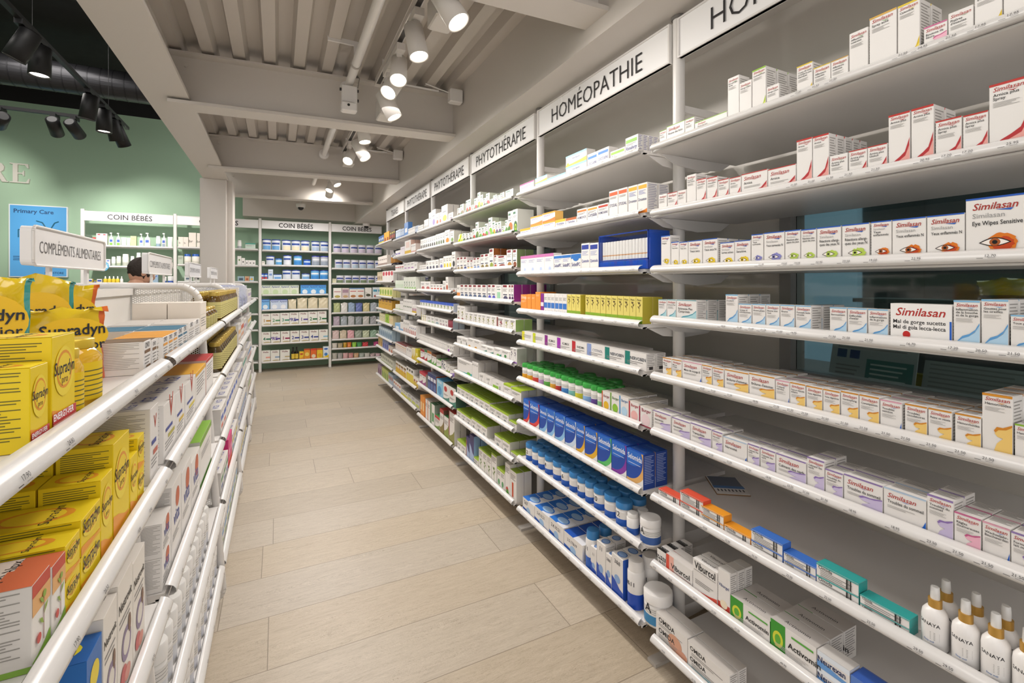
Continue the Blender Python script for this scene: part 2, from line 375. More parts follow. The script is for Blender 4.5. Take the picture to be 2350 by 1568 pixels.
for k in range(4):
    p = thing('shelf_post', 'square white shelf post on the back wall, %s from the left' % ORD[k], 'post', (BX[k], YB, 0), 0, 'posts of the back wall shelving')
    MB().rbox(-.019, -.019, 0, .019, .019, H+.965, WH, .004).obj('upright', p)
    MB().box(-.008, .019, H+.62, .008, .319, H+.645, mat('9aa39c', .5)).obj('wall_arm', p)
    MB().box(-.02, -.05, 0, .02, .30, .012, mat('b9b4ae', .5)).obj('foot', p)

# ---- gondolas on the left
GY = (.12, 1.20, 2.28, 3.34, 4.40, 5.46); GX = -.21; GZ_ = (-.184, -.405, -.672, -.935, -1.19); GC = -.52
GN = ('nearest', 'second', 'third', 'fourth', 'farthest')
def gondola_outline(inset=0, low=0):
    """right half clockwise from the top middle, then mirrored; local x = distance from the spine"""
    t, b_, top, bot = .235-inset, .315-inset, H-.012-inset-low, .02+inset
    r = .075; P = [(0, top), (t-r, top)]
    for i in range(1, 7): a = pi/2*(1-i/6); P.append((t-r+r*cos(a), top-r+r*sin(a)))
    r2 = .045
    for i in range(0, 6): a = -pi/2*i/5; P.append((b_-r2+r2*cos(a), bot+r2+r2*sin(a)))
    P.append((0, bot)); return P
for k in range(6):
    e = thing('gondola_end_panel', 'white perforated end panel of the gondolas, %s from the camera' % ORD[k], 'display panel', (GC, GY[k], 0), 0, 'perforated panels of the left gondolas')
    low = .205 if k < 2 else 0; o = gondola_outline(0, low); full = o+[(-a, b) for a, b in o[::-1][1:-1]]
    MB().path([(a, 0, b) for a, b in full]+[(full[0][0], 0, full[0][1])], .014, WH, 10).obj('tube_frame', e)
    q = gondola_outline(.008, low); q = q+[(-a, b) for a, b in q[::-1][1:-1]]
    s = MB().add([(a, 0, b) for a, b in q], [tuple(range(len(q)))], PERF).obj('perforated_sheet', e)
    uvs(s, lambda c: (c.x+2, c.z))
for k in range(5):
    L = GY[k+1]-GY[k]-.03
    g = thing('gondola', 'white double-sided gondola of five shelf levels, %s from the camera' % ORD[k], 'gondola', (GX, GY[k]+.015, 0), pi/2, 'left row of gondolas')
    for i, z in enumerate(GZ_):
        ps = [(x_, s_) for x_, s_ in prices(9, L, 300+k*9+i, ('41.95', '59.50', '17.90', '13.80', '16.90', '32.50', '24.80', '26.50'))] if k < 2 else [(x_, '') for x_, s_ in prices(7, L, 300+k*9+i)]
        s = shelf(g, L, .295, H+z, ps, brackets=False)
        for q in (.006, L-.010): MB().prism([(.03, 0), (.28, -.05), (.295, -.05), (.295, 0)], q, q+.004, WH, 'yz').obj('bracket', s)
    MB().box(0, .297, .03, L, .323, H-.03, WH).box(0, .288, H-.045, L, .332, H-.02, WH).obj('spine_panel', g)
    MB().box(0, .05, .0, L, .57, .03, WH).obj('plinth', g)
    o = MB()
    for z in GZ_: o.box(0, .325, H+z, L, .60, H+z+.016, WH)
    o.obj('rear_shelves', g)
    # header sign on two pegs above the spine
    hs = thing('gondola_sign', 'rounded white sign reading COMPLÉMENTS ALIMENTAIRES on the gondolas, %s from the camera' % ORD[k], 'sign', (GC, GY[k]+.27, H), pi/2, 'signs on top of the gondolas')
    def rr(w_, h_, r, n=5):
        P = []
        for cx_, cz_, a0 in ((w_-r, h_-r, 0), (r, h_-r, 90), (r, r, 180), (w_-r, r, 270)):
            for i in range(n): a = radians(a0+90*i/(n-1)); P.append((cx_+r*cos(a), cz_+r*sin(a)))
        return P
    W_, H_, Z0 = .50, .092, .042
    MB().prism([(a, b+Z0) for a, b in rr(W_, H_, .012)], -.011, .011, mat('e9e7e6', .35)).obj('board', hs)
    f = MB(); out = [(a, -.0125, b+Z0) for a, b in rr(W_, H_, .012)]; f.path(out+out[:1], .0035, WH, 6); f.obj('rim', hs)
    for q in (.12, .38): MB().box(q-.008, -.004, -.0198, q+.008, .004, Z0, WH).obj('peg', hs)
    MB().text('COMPLÉMENTS ALIMENTAIRES', Matrix.Translation((W_/2, -.0118, Z0+.030)) @ Matrix.Rotation(pi/2, 4, 'X'), .032, mat('3a3637', .5), 'c', maxw=W_*.86, bold=-.012).obj('lettering', hs)

# ---------------------------------------------------------------- ceiling things
LENS = mat('fff4e2', emit=14)
def spot_head(loc, aim, white=True, energy=22, lit=True, label='', s=1.0, drop=.09, group=None, cone=100):
    m = mat('d8d3cd', .45) if white else mat('121214', .5)
    t = thing('track_spotlight', label, 'spotlight', loc, 0, group)
    loc = Vector(loc); d = (Vector(aim)-loc).normalized(); q = d.to_track_quat('Z', 'Y').to_matrix().to_4x4()
    b = MB().ring([(.030*s, -.085*s), (.043*s, -.078*s), (.045*s, .075*s), (.041*s, .075*s), (.040*s, .060*s)], m, 24)
    b.ring([(.0385*s, .0625*s), (.0385*s, .064*s)], LENS if lit else mat('2b2b2e', .2), 24)
    b.v = [tuple(q @ Vector(p)) for p in b.v]; b.obj('lamp_body', t)
    a = MB().tube((0, 0, .0), (0, 0, drop), .009, m).box(-.014, -.014, drop, .014, .014, drop+.02, m); a.obj('swivel_arm', t)
    g = MB().box(-.022, -.06, drop+.02, .022, .06, drop+.055, m); g.obj('adapter', t)
    if energy:
        l = lamp('spot_lamp', 'SPOT', loc+d*.09*s, energy, (1, .94, .88), aim, spot_size=radians(cone), spot_blend=.8, shadow_soft_size=.04)
        l.parent = t; l.matrix_parent_inverse = Matrix.Translation(-loc)
    return t
GS = 'white track spotlights over the aisle'
heads = [ # photo column, height above eye, aim
 (1030, 1.03, (1.25, 1.1, .9)), (955, 1.11, (.9, 1.6, 0)), (915, 1.12, (.25, 1.4, .3)), (903, 1.09, (-.3, 1.9, 1.0)), (892, 1.02, (1.2, 2.5, 1.0)),
 (834, 1.12, (.9, 3.3, 0)), (828, 1.02, (1.2, 3.2, 1.0)), (803, 1.12, (-.2, 3.0, .7)), (768, 1.16, (1.2, 5.0, 1.0)), (760, 1.16, (-.2, 5.2, .6)), (757, 1.12, (.4, 7.9, 1.1))]
for i, (px, z, aim) in enumerate(heads):
    y = ymap(px, .57)
    spot_head((.57, y, H+z), aim, True, 19, True, 'white cylindrical spotlight on aisle track, %s from the camera' % ORD[i], 1.0, max(.03, 1.235-z-.05), GS, 150)
for k, (a, b) in enumerate(((1.62, 3.08), (3.40, 4.80), (5.05, 6.25))):
    t = MB().box(-.018, a, 0, .018, b, .028, mat('d8d3cd', .45)).box(-.012, a+.05, -.001, .012, b-.05, .0, mat('4a4745', .6))
    for y in (a+.2, b-.2): t.tube((0, y, .028), (0, y, .09), .006, WH)
    o = t.obj('light_track', None, (.57, 0, H+1.262)); tag(o, 'white light track under the corrugated ceiling, %s from the camera' % ORD[k], 'light track', 'aisle light tracks')
# driver boxes on the track
for i, (y, z) in enumerate(((1.95, 1.12), (2.95, 1.02), (4.7, 1.12))):
    o = MB().rbox(-.05, -.07, -.06, .05, .07, .06, mat('cfcac4', .45), .006).tube((0, 0, .06), (0, 0, .09 if i != 1 else .2), .012, WH).obj('driver_box', None, (.60+.04*(i == 0), y, H+z+.06)); tag(o, 'boxy white lamp driver on the aisle track, %s from the camera' % ORD[i], 'driver box', 'driver boxes')
p = MB().tube((0, -.5, 0), (0, 3.14, 0), .024, WH, 14).tube((0, 3.3, 0), (0, 4.85, 0), .024, WH, 14).tube((0, 5.1, 0), (0, 6.3, 0), .024, WH, 14)
for y in (3.13, 3.46, 4.82): p.tube((0, y-.01, 0), (0, y+.01, 0), .045, WH, 16)
for y in (2.75, 3.62): p.tube((0, y, 0), (0, y+.012, 0), .03, mat('b5afa8', .4), 14).box(-.012, y, .0, .012, y+.012, .11, WH).box(-.15, y-.002, .1, .012, y+.01, .125, WH)
tag(p.obj('ceiling_pipe', None, (.395, 0, H+1.235)), 'round white pipe running lengthwise under the ceiling through the beams', 'pipe')
o = thing('sensor_unit', 'white sensor box with knobs under the pipe before the beam', 'sensor', (.39, 3.0, H+1.10))
MB().rbox(-.045, -.02, .0, .045, .02, .10, WH, .004).obj('housing', o)
for dx, dz in ((-.055, .075), (.055, .08), (.055, .02)): MB().tube((dx, 0, dz), (dx*.8, 0, dz), .009, mat('26242a', .5)).obj('knob', o)
MB().rbox(-.05, -.05, -.065, .04, .01, -.01, WH, .006).tube((-.01, -.052, -.03), (-.01, -.049, -.03), .008, mat('222222', .4)).obj('detector_head', o)
MB().path([(.05, 0, .1), (.06, 0, .16), (.03, .03, .2)], .003, mat('8a857f', .5)).obj('cable', o)
for i, (x, y, z) in enumerate(((1.06, 2.98, 1.25), (1.06, 4.66, 1.27))):
    o = MB().rbox(-.04, -.03, -.045, .05, .03, .045, WH, .006).path([(-.04, 0, .02), (-.10, 0, .03), (-.2, 0, .05)], .004, WH).obj('junction_box', None, (x, y, H+z)); tag(o, 'small white junction box on the soffit face, %s from the camera' % ORD[i], 'junction box', 'junction boxes')
    o = MB().tube((0, 0, 0), (.42, 0, 0), .007, WH, 8).obj('conduit', None, (x-.5, y+.1, H+1.31)); tag(o, 'thin white conduit under the corrugated ceiling beside the %s beam' % ORD[i+1], 'conduit', 'conduits')
def dome(loc, lab, s=1):
    o = thing('dome_camera', lab, 'security camera', loc)
    MB().ring([(.055*s, 0), (.055*s, -.03*s), (.048*s, -.045*s)], WH, 24).obj('camera_base', o)
    MB().ring([(.036*s, -.045*s), (.034*s, -.058*s), (.025*s, -.072*s), (.010*s, -.080*s)], mat('141418', .08), 20).obj('dark_dome', o)
dome((1.28, YB-.10, H+.965), 'white dome camera with black lens under the far soffit end', 1.0)
dome((.288, 7.2, H+1.11), 'dark domed camera hanging past the last beam', 1.1); MB().tube((0, 0, -.001), (0, 0, .245), .012, WH).obj('stem', bpy.data.objects['dome_camera.001'])
# ---- dark part of the shop, upper left
BK = mat('141416', .55)
TA, TB = thing('black_light_track', 'long black light track running away from the camera', 'light track', (-1.49, 0, H+1.70)), thing('black_light_track', 'black light track crossing before the green wall', 'light track', (0, 6.31, H+1.70))
MB().box(-.017, 1.0, 0, .017, 6.55, .03, BK).obj('track', TA); MB().box(-7, -.017, 0, -1.52, .017, .03, BK).obj('track', TB)
wr_ = MB()
for y in (2.6, 4.3, 5.9): wr_.tube((0, y, .03), (0, y, 4.02-H-1.70), .0018, mat('3a3a3c', .4), 6)
wr_.obj('suspension_wire', TA)
wr_ = MB()
for x in (-2.6, -4.5): wr_.tube((x, 0, .03), (x, 0, 4.02-H-1.70), .0018, mat('3a3a3c', .4), 6)
wr_.obj('suspension_wire', TB)
for i, (px, aim, lit) in enumerate(((52, (-2.9, 4.3, 0), 1), (92, (-1.55, 4.3, 0), 1), (205, (-1.9, 5.6, .6), 1), (239, (-1.5, 5.75, 0), 1), (262, (-1.2, 6.6, 1), 0), (276, (-1.0, 7.2, 1.3), 0))):
    spot_head((-1.49, ymap(px, -1.49), H+1.55), aim, False, 20 if lit else 0, lit, 'black cylindrical spotlight on lengthwise track, %s from the camera' % ORD[i], 1.35, .10, 'black spotlights')
for i, (px, aim, lit) in enumerate(((2, (-3.5, 8.2, 2.3), 0), (126, (-2.15, 8.25, 1.75), 0), (172, (-1.5, 8.3, 1.9), 0))):
    x = xmap(px, 6.31); spot_head((x, 6.31, H+1.58), aim, False, 140, lit, 'black spotlight on the cross track by green wall, %s from left' % ORD[i], 1.25, .07, 'black spotlights', 58)
d = MB().tube((-7, 6.75, H+2.24), (-.75, 6.75, H+2.24), .16, mat('3a3a3d', .35, metal=.6, bump=.3), 20)
for i in range(60): d.tube((-7+i*.105, 6.75, H+2.24), (-6.99+i*.105, 6.75, H+2.24), .163, mat('2c2c2f', .4, metal=.5), 20)
tag(d.obj('ventilation_duct'), 'dark round ventilation duct hanging below the black ceiling', 'duct')
for i, y in enumerate((3.4, 5.0)):
    tag(MB().box(-7, y, H+2.35, -.7, y+.12, H+2.6, mat('0f0f12', .7)).obj('ceiling_joist'), 'black steel joist under the dark ceiling, %s from the camera' % ORD[i], 'joist', 'black joists')
# screen poster
o = thing('wall_screen', 'tall lit blue screen reading Primary Care on green wall', 'screen', (-3.056, YB+.30, H+.09))
MB().box(-.012, -.02, -.012, .558, .02, .922, mat('e6e8ea', .4)).obj('bezel', o)
SCB = mat('4a93c8', .3, emit=.35)
s = MB().box(0, -.023, 0, .546, -.0201, .91, SCB); RX = Matrix.Rotation(pi/2, 4, 'X'); DB = mat('14406e', .5, emit=.1)
s.text('Primary Care', Matrix.Translation((.035, -.0235, .815)) @ RX, .052, DB, maxw=.47, bold=.02)
def arc(cx_, cz_, r, a0, a1, n=14): return [(cx_+r*cos(radians(a0+(a1-a0)*i/n)), -.0245, cz_+r*sin(radians(a0+(a1-a0)*i/n))) for i in range(n+1)]
TL = mat('155a72', .5, emit=.1)
s.path([(.25, -.0245, .72)]+[(.31+.01*i, -.0245, .70-.02*i) for i in range(5)]+[(.37, -.0245, .55)], .007, TL, 6)
s.path([(.47, -.0245, .72)]+[(.43-.012*i, -.0245, .70-.025*i) for i in range(5)]+[(.37, -.0245, .55), (.37, -.0245, .47)], .007, TL, 6)
s.path(arc(.30, .47, .07, 0, -180), .007, TL, 6).path([(.23, -.0245, .47), (.23, -.0245, .56)], .007, TL, 6).path(arc(.20, .56, .03, 0, 360), .006, TL, 6)
s.path([(.08, -.0245, .50), (.08, -.0245, .60), (.16, -.0245, .60)], .006, TL, 6)
for i in range(3): s.box(.03, -.0236, .25-.022*i, .03+.2-.03*i, -.0231, .258-.022*i, DB)
s.text('SUN STORE', Matrix.Translation((.33, -.0235, .03)) @ RX, .028, DB, maxw=.19, bold=.02)
s.obj('display', o)
# raised letters on the green wall
def letter(polys, name, x, lab):
    m = MB()
    for P in polys: m.prism([(a*.25, b*.25) for a, b in P], -.03, 0, mat('c9c7bd', .5))
    tag(m.obj(name, None, (x, YB+.32, H+1.29)), lab, 'letter', 'raised letters on the green wall')
letter([[(0, 0), (.72, 0), (.76, .24), (.72, .24), (.62, .06), (.30, .06), (.30, .94), (.58, .94), (.68, .78), (.72, .78), (.70, 1), (0, 1), (0, .96), (.12, .94), (.12, .06), (0, .04)],
        [(.30, .47), (.48, .47), (.52, .38), (.55, .38), (.55, .64), (.52, .64), (.48, .53), (.30, .53)]], 'raised_letter', -3.065, 'big raised serif letter E on the green wall')
letter([[(0, 0), (.42, 0), (.42, .04), (.30, .06), (.30, .47), (.40, .47), (.62, 0), (.85, 0), (.85, .04), (.78, .06), (.56, .50), (.68, .60), (.70, .78), (.62, .93), (.45, 1), (0, 1), (0, .96), (.12, .94), (.12, .06), (0, .04)]], 'raised_letter', -3.29, 'raised serif letter R cut by the picture edge')
# ---------------------------------------------------------------- products
class Face:
    """flat print on one face of a carton; u right, v up, both 0..1"""
    def __init__(s, mb, T, w, h): s.mb, s.T, s.w, s.h, s.k = mb, T, w, h, 0
    def M(s): s.k += 1; return s.T @ Matrix.Translation((0, 0, .00012*s.k))
    def poly(s, P, c):
        for ax, lim, sg in ((0, 0, 1), (0, 1, -1), (1, 0, 1), (1, 1, -1)):   # keep the print inside the face
            Q = []
            for i, p in enumerate(P):
                q = P[i-1]; ip, iq = sg*(p[ax]-lim) >= 0, sg*(q[ax]-lim) >= 0
                if ip != iq: t = (lim-q[ax])/(p[ax]-q[ax]); Q.append((q[0]+t*(p[0]-q[0]), q[1]+t*(p[1]-q[1])))
                if ip: Q.append(p)
            P = Q
            if len(P) < 3: return
        s.mb.poly([(a*s.w, b*s.h, 0) for a, b in P], mat(c, .42), s.M())
    def rect(s, a, b, c, d, col): s.poly([(a, b), (c, b), (c, d), (a, d)], col)
    def ell(s, a, b, r, q, col, n=18): s.poly([(a+r*cos(2*pi*i/n), b+q*sin(2*pi*i/n)) for i in range(n)], col)
    def text(s, a, b, t, size, col, align='l', maxw=1.0, bold=0, shear=0, squash=1):
        s.mb.text(t, s.M() @ Matrix.Translation((a*s.w, b*s.h, 0)), size, mat(col, .5), align, maxw*s.w, bold, shear, squash)
    def lines(s, a, b, c, n, pitch, col='9b9896', th=.35):
        T = s.M(); r = random.Random(n*7+int(b*100))
        for i in range(n):
            y = (b*s.h)-i*pitch; e = c-(c-a)*(r.random()*.35 if i % 3 else 0)
            s.mb.poly([(a*s.w, y, 0), (e*s.w, y, 0), (e*s.w, y+pitch*th, 0), (a*s.w, y+pitch*th, 0)], mat(col, .5), T)
def faces(mb, w, d, h):
    R = lambda cols: Matrix(((cols[0][0], cols[1][0], cols[2][0], cols[3][0]), (cols[0][1], cols[1][1], cols[2][1], cols[3][1]), (cols[0][2], cols[1][2], cols[2][2], cols[3][2]), (0, 0, 0, 1)))
    return {'F': Face(mb, R(((1, 0, 0), (0, 0, 1), (0, -1, 0), (-w/2, -.0001, 0))), w, h),
            'R': Face(mb, R(((0, 1, 0), (0, 0, 1), (1, 0, 0), (w/2+.0001, 0, 0))), d, h),
            'L': Face(mb, R(((0, -1, 0), (0, 0, 1), (-1, 0, 0), (-w/2-.0001, d, 0))), d, h),
            'T': Face(mb, R(((1, 0, 0), (0, 1, 0), (0, 0, 1), (-w/2, 0, h+.0001))), w, d)}
SIM = {'R': ('b8343a', 'e9a79f', 'c03a34'), 'O': ('d58a2c', 'f3cd77', 'd8922f'), 'V': ('8d74b4', 'cbbfe0', '957db8'), 'B': ('5f9fd6', 'b4d6ee', '86bde2'),
       'C': ('4f9fb3', 'aed8df', '7fb9c2'), 'G': ('a9c41f', 'dbe36a', '8fbf35'), 'Y': ('dcbb1d', 'f0dc62', 'e2c62e'), 'P': ('c85f8e', 'f0b6c9', 'cf6c98'),
       'W': (None, None, None), 'K': ('2b62c4', '2b62c4', 'e6a9bc'), 'M': ('1f66c8', '1f66c8', 'b9cfe6'), 'T': (None, None, 'd5a94a')}
def d_sim(F, w, d, h, col='R', *sub):
    f = F['F']; a, b, st = SIM[col]; f.k = 1; m = min(min(.8*w, .42*w+.0125)*1.257, h*.95)
    if st: f.rect(0, .965 if h > .05 else .94, 1, 1, st)
    ty = h-m*.33 if h > .045 else h-m*.30
    f.text(.10, ty/h, 'Similasan', m*.185, 'b3332f', 'l', .82, bold=.006, shear=.28)
    kx = m*.8/w; f.poly([(.1+.5*kx, ty/h-.012), (.1+.75*kx, ty/h-.035), (.1+.95*kx, ty/h-.008), (.1+.75*kx, ty/h-.022)], a or '5a9a3c')
    y = ty-m*.05
    for t in sub:
        y -= m*.155; f.text(.10, y/h, t.replace('_', ' '), m*.125, '2b2a2c', 'l', .85, bold=.008)
    if y > h*.5: f.lines(.10, (y-m*.12)/h, .75, 4 if h > w else 2, m*.055, 'a9a6a4')
    if a and col in 'KM': f.poly([(1, 0), (.62, 0), (.8, .08), (.93, .2), (1, .38)], a)
    elif a and col in 'GY': f.poly([(.28, .04), (.6, .07), (.85, .17), (1, .33), (1, .20), (.75, .07), (.55, .02)], a); f.poly([(.35, .02), (.8, .05), (1, .16), (1, .2), (.75, .1), (.5, .05)], b)
    elif a and col in 'R': S = 1.25; f.h *= S; f.poly([(.05, 0), (1, 0), (1, .34), (.92, .24), (.75, .16), (.5, .13), (.25, .08)], b); f.poly([(.08, .03), (.3, .11), (.55, .16), (.78, .22), (1, .42), (.97, .30), (.8, .16), (.55, .11), (.3, .07)], a); f.h /= S
    elif a:
        S = 1.3; f.h *= S
        f.poly([(.36, 0), (1, 0), (1, .40), (.8, .37), (.55, .36), (.42, .30), (.52, .26), (.7, .25), (.5, .18), (.4, .08)] if col != 'B' and col != 'C' else [(0, 0), (1, 0), (1, .38), (.82, .26), (.6, .2), (.35, .17), (.1, .08)], b); f.poly([(.40, .33), (.5, .38), (.7, .38), (1, .43), (1, .405), (.8, .36), (.55, .345), (.45, .31)] if col not in 'BC' else [(.05, .07), (.35, .2), (.62, .24), (.84, .31), (1, .42), (1, .38), (.82, .27), (.6, .2), (.35, .16)], a); f.h /= S
    F['R'].lines(.12, .9, .88, max(3, int(h*.85/.006)), .006, 'a39f9c'); F['R'].rect(.12, .1, .5, .2, '4a4848') if h > .07 else None
    if st: F['T'].rect(0, .0, 1, .05, st)
    F['T'].lines(.08, .8, .9, 4, .006, 'a5a19e')
def d_eye(F, w, d, h, col='dd7a25', *sub):
    f = F['F']; f.k = 1; m = min(w, .075); f.rect(0, .97, 1, 1, '2f60c0'); f.text(.12, 1-m*.30/h, 'Similasan', m*.17, 'a9342f', 'l', .75, bold=.012, shear=.28)
    f.poly([(.5, 1-m*.32/h), (.75, 1-m*.36/h), (.8, 1-m*.31/h)], '2f60c0')
    f.text(.12, 1-m*.50/h, 'Similasan', m*.12, '9a9a9a', 'l', .6)
    y = 1-m*.52/h
    for t in sub: y -= m*.16/h; f.text(.12, y, t.replace('_', ' '), m*.13, '28272a', 'l', .82, bold=.01)
    q = min(.27, .3*h/w) if w > .05 else .3; cx_, cy_ = (.5, .24); r = random.Random(int(w*1e4)); n = 26; ex, ey = q, q*w/h
    f.poly([(cx_+.12+ex*(.8+.3*r.random())*cos(2*pi*i/n), cy_+ey*.75*(.75+.35*r.random())*sin(2*pi*i/n)) for i in range(n)], col)
    f.poly([(cx_+.12+ex*.75*(.8+.3*r.random())*cos(2*pi*i/n), cy_-.02+ey*.55*(.75+.35*r.random())*sin(2*pi*i/n)) for i in range(n)], {'dd7a25': 'c2451d'}.get(col, col))
    eye = [(cx_-ex, cy_)]+[(cx_-ex+2*ex*t/8, cy_+ey*.42*sin(pi*t/8)) for t in range(1, 8)]+[(cx_+ex, cy_)]
    f.poly(eye+[(cx_+ex-2*ex*t/8, cy_-ey*.32*sin(pi*t/8)) for t in range(1, 8)], '2a2022'); k = .86
    f.poly([(cx_+(a-cx_)*k, cy_+(b-cy_)*.78) for a, b in eye+[(cx_+ex-2*ex*t/8, cy_-ey*.32*sin(pi*t/8)) for t in range(1, 8)]], 'f6efe8')
    f.ell(cx_, cy_+.005, ex*.34, ey*.33, col if col != 'dd7a25' else 'a85a2a', 14); f.ell(cx_, cy_+.005, ex*.17, ey*.17, '1c1718', 10)
    F['R'].lines(.12, .9, .88, max(3, int(h*.85/.006)), .006, 'a39f9c'); F['T'].rect(0, 0, 1, .1, '2f60c0')
LC = ['8b8886']
def d_g(F, w, d, h, *el):
    """generic printed carton: list of elements"""
    f = F['F']; f.k = 1; R, T, L = F['R'], F['T'], F['L']
    for e in el:
        a = e.split(','); c = a[0]; g = lambda i, v: type(v)(a[i]) if len(a) > i and a[i] else v
        if c == 't': f.rect(0, 1-g(2, .2), 1, 1, a[1]); R.rect(0, 1-g(2, .2), 1, 1, a[1]) if len(a) > 3 else None
        elif c == 'b': f.rect(0, 0, 1, g(2, .25), a[1]); (R.rect(0, 0, 1, g(2, .25), a[1]), L.rect(0, 0, 1, g(2, .25), a[1])) if len(a) > 3 else None
        elif c == 'l': f.rect(0, 0, g(2, .22), 1, a[1])
        elif c == 'T': T.rect(0, 0, g(3, 1.), g(2, 1.), a[1])
        elif c == 'sel': f.rect(0, 0, 1, .5, 'f1efee'); f.ell(.3, .66, .86, .60, a[1], 40); f.ell(.12, .74, .86, .58, '1c4cab', 40); f.ell(.25, .85, .7, .30, '2a70d2', 30); f.rect(0, .72, .0, 1, '1c4cab')
        elif c == 'R': R.rect(0, 0, 1, 1, a[1])
        elif c == 'L': L.rect(0, 0, 1, 1, a[1])
        elif c == 'r': f.rect(g(2, 0.), g(3, 0.), g(4, 1.), g(5, 1.), a[1])
        elif c == 'c': f.ell(g(2, .5), g(3, .35), g(4, .2), g(4, .2)*w/h, a[1])
        elif c == 'e': f.ell(g(2, .5), g(3, .35), g(4, .2), g(5, .2), a[1])
        elif c == 'w': f.text(g(3, .5), g(4, .5), a[1].replace('_', ' '), g(5, .2)*min(w, h*1.2), a[2], a[6] if len(a) > 6 else 'c', .86, bold=g(7, .01), shear=g(8, 0.))
        elif c == 'f': f.lines(.1, g(1, .7), .85, int(g(2, 4.)), g(3, .005), a[4] if len(a) > 4 else LC[0])
        elif c == 's': f.poly([(0, g(2, .2)), (.3, g(2, .2)*1.1), (.7, g(2, .2)*1.6), (1, g(2, .2)*2.3), (1, 0), (0, 0)], a[1])
        elif c == 'k': f.poly([(0, g(2, .2)*2.2), (.3, g(2, .2)*1.9), (.7, g(2, .2)*1.2), (1, g(2, .2)), (1, 0), (0, 0)], a[1])
        elif c == 'm':  # a sprig: stem, leaves, blossoms
            x = g(3, .5); y0, y1 = g(4, .1), g(5, .6)
            f.poly([(x-.02, y0), (x+.02, y0), (x+.03, y1), (x+.01, y1)], a[2] if len(a) > 2 and a[2] else '4c6b2c')
            for q, s_ in ((.35, -1), (.55, 1), (.8, -1)):
                yy = y0+(y1-y0)*q; f.poly([(x, yy), (x+s_*.16, yy+.05), (x+s_*.26, yy+.12), (x+s_*.08, yy+.09)], a[1])
            f.ell(x+.02, y1, .1, .1*w/h, a[1], 8)
        elif c == 'R+': R.lines(.1, .92, .88, max(3, int(h*.85/.006)), .006, a[1] if len(a) > 1 else '9b9896')
        elif c == 'L+': L.lines(.08, .94, .92, max(3, int(h*.85/.0030)), .0030, a[1] if len(a) > 1 else '9b9896')
        elif c == 'T+': T.text(.5, .3, a[1].replace('_', ' '), g(3, .25)*w, a[2], 'c', .8)
        elif c == 'Te': T.ell(.5, .5, .33, .36, a[1]); T.ell(.5, .5, .28, .28, a[2])
        elif c == 'bc': R.rect(.3, .08, .7, .25, '3a3838')   # barcode
DES = {'S': d_sim, 'E': d_eye, 'g': d_g}
SNAME = 'top second third fourth fifth sixth seventh eighth ninth tenth'.split()
COUNT = {}
_CART = {}
def carton(w, d, h, base, des, args):
    k = (round(w, 3), round(d, 3), round(h, 3), base, des, tuple(args))
    if k not in _CART:
        mb = MB(); b = mat(base, .42); r = min(.0007, h*.05)
        mb.rbox(-w/2, 0, 0, w/2, d, h, b, r); F_ = faces(mb, w, d, h)
        F_['T'].rect(.0, .93, 1, .95, '8f8b88') if w > .03 else None
        if des: DES[des](F_, w, d, h, *args)
        _CART[k] = mb.mesh('carton')
    return _CART[k]
def put(mesh, name, label, cat, loc, rz, group, dz=0):
    o = bpy.data.objects.new(name, mesh); COL.objects.link(o); o.location = loc; o.rotation_euler = (0, 0, rz); tag(o, label, cat, group); return o
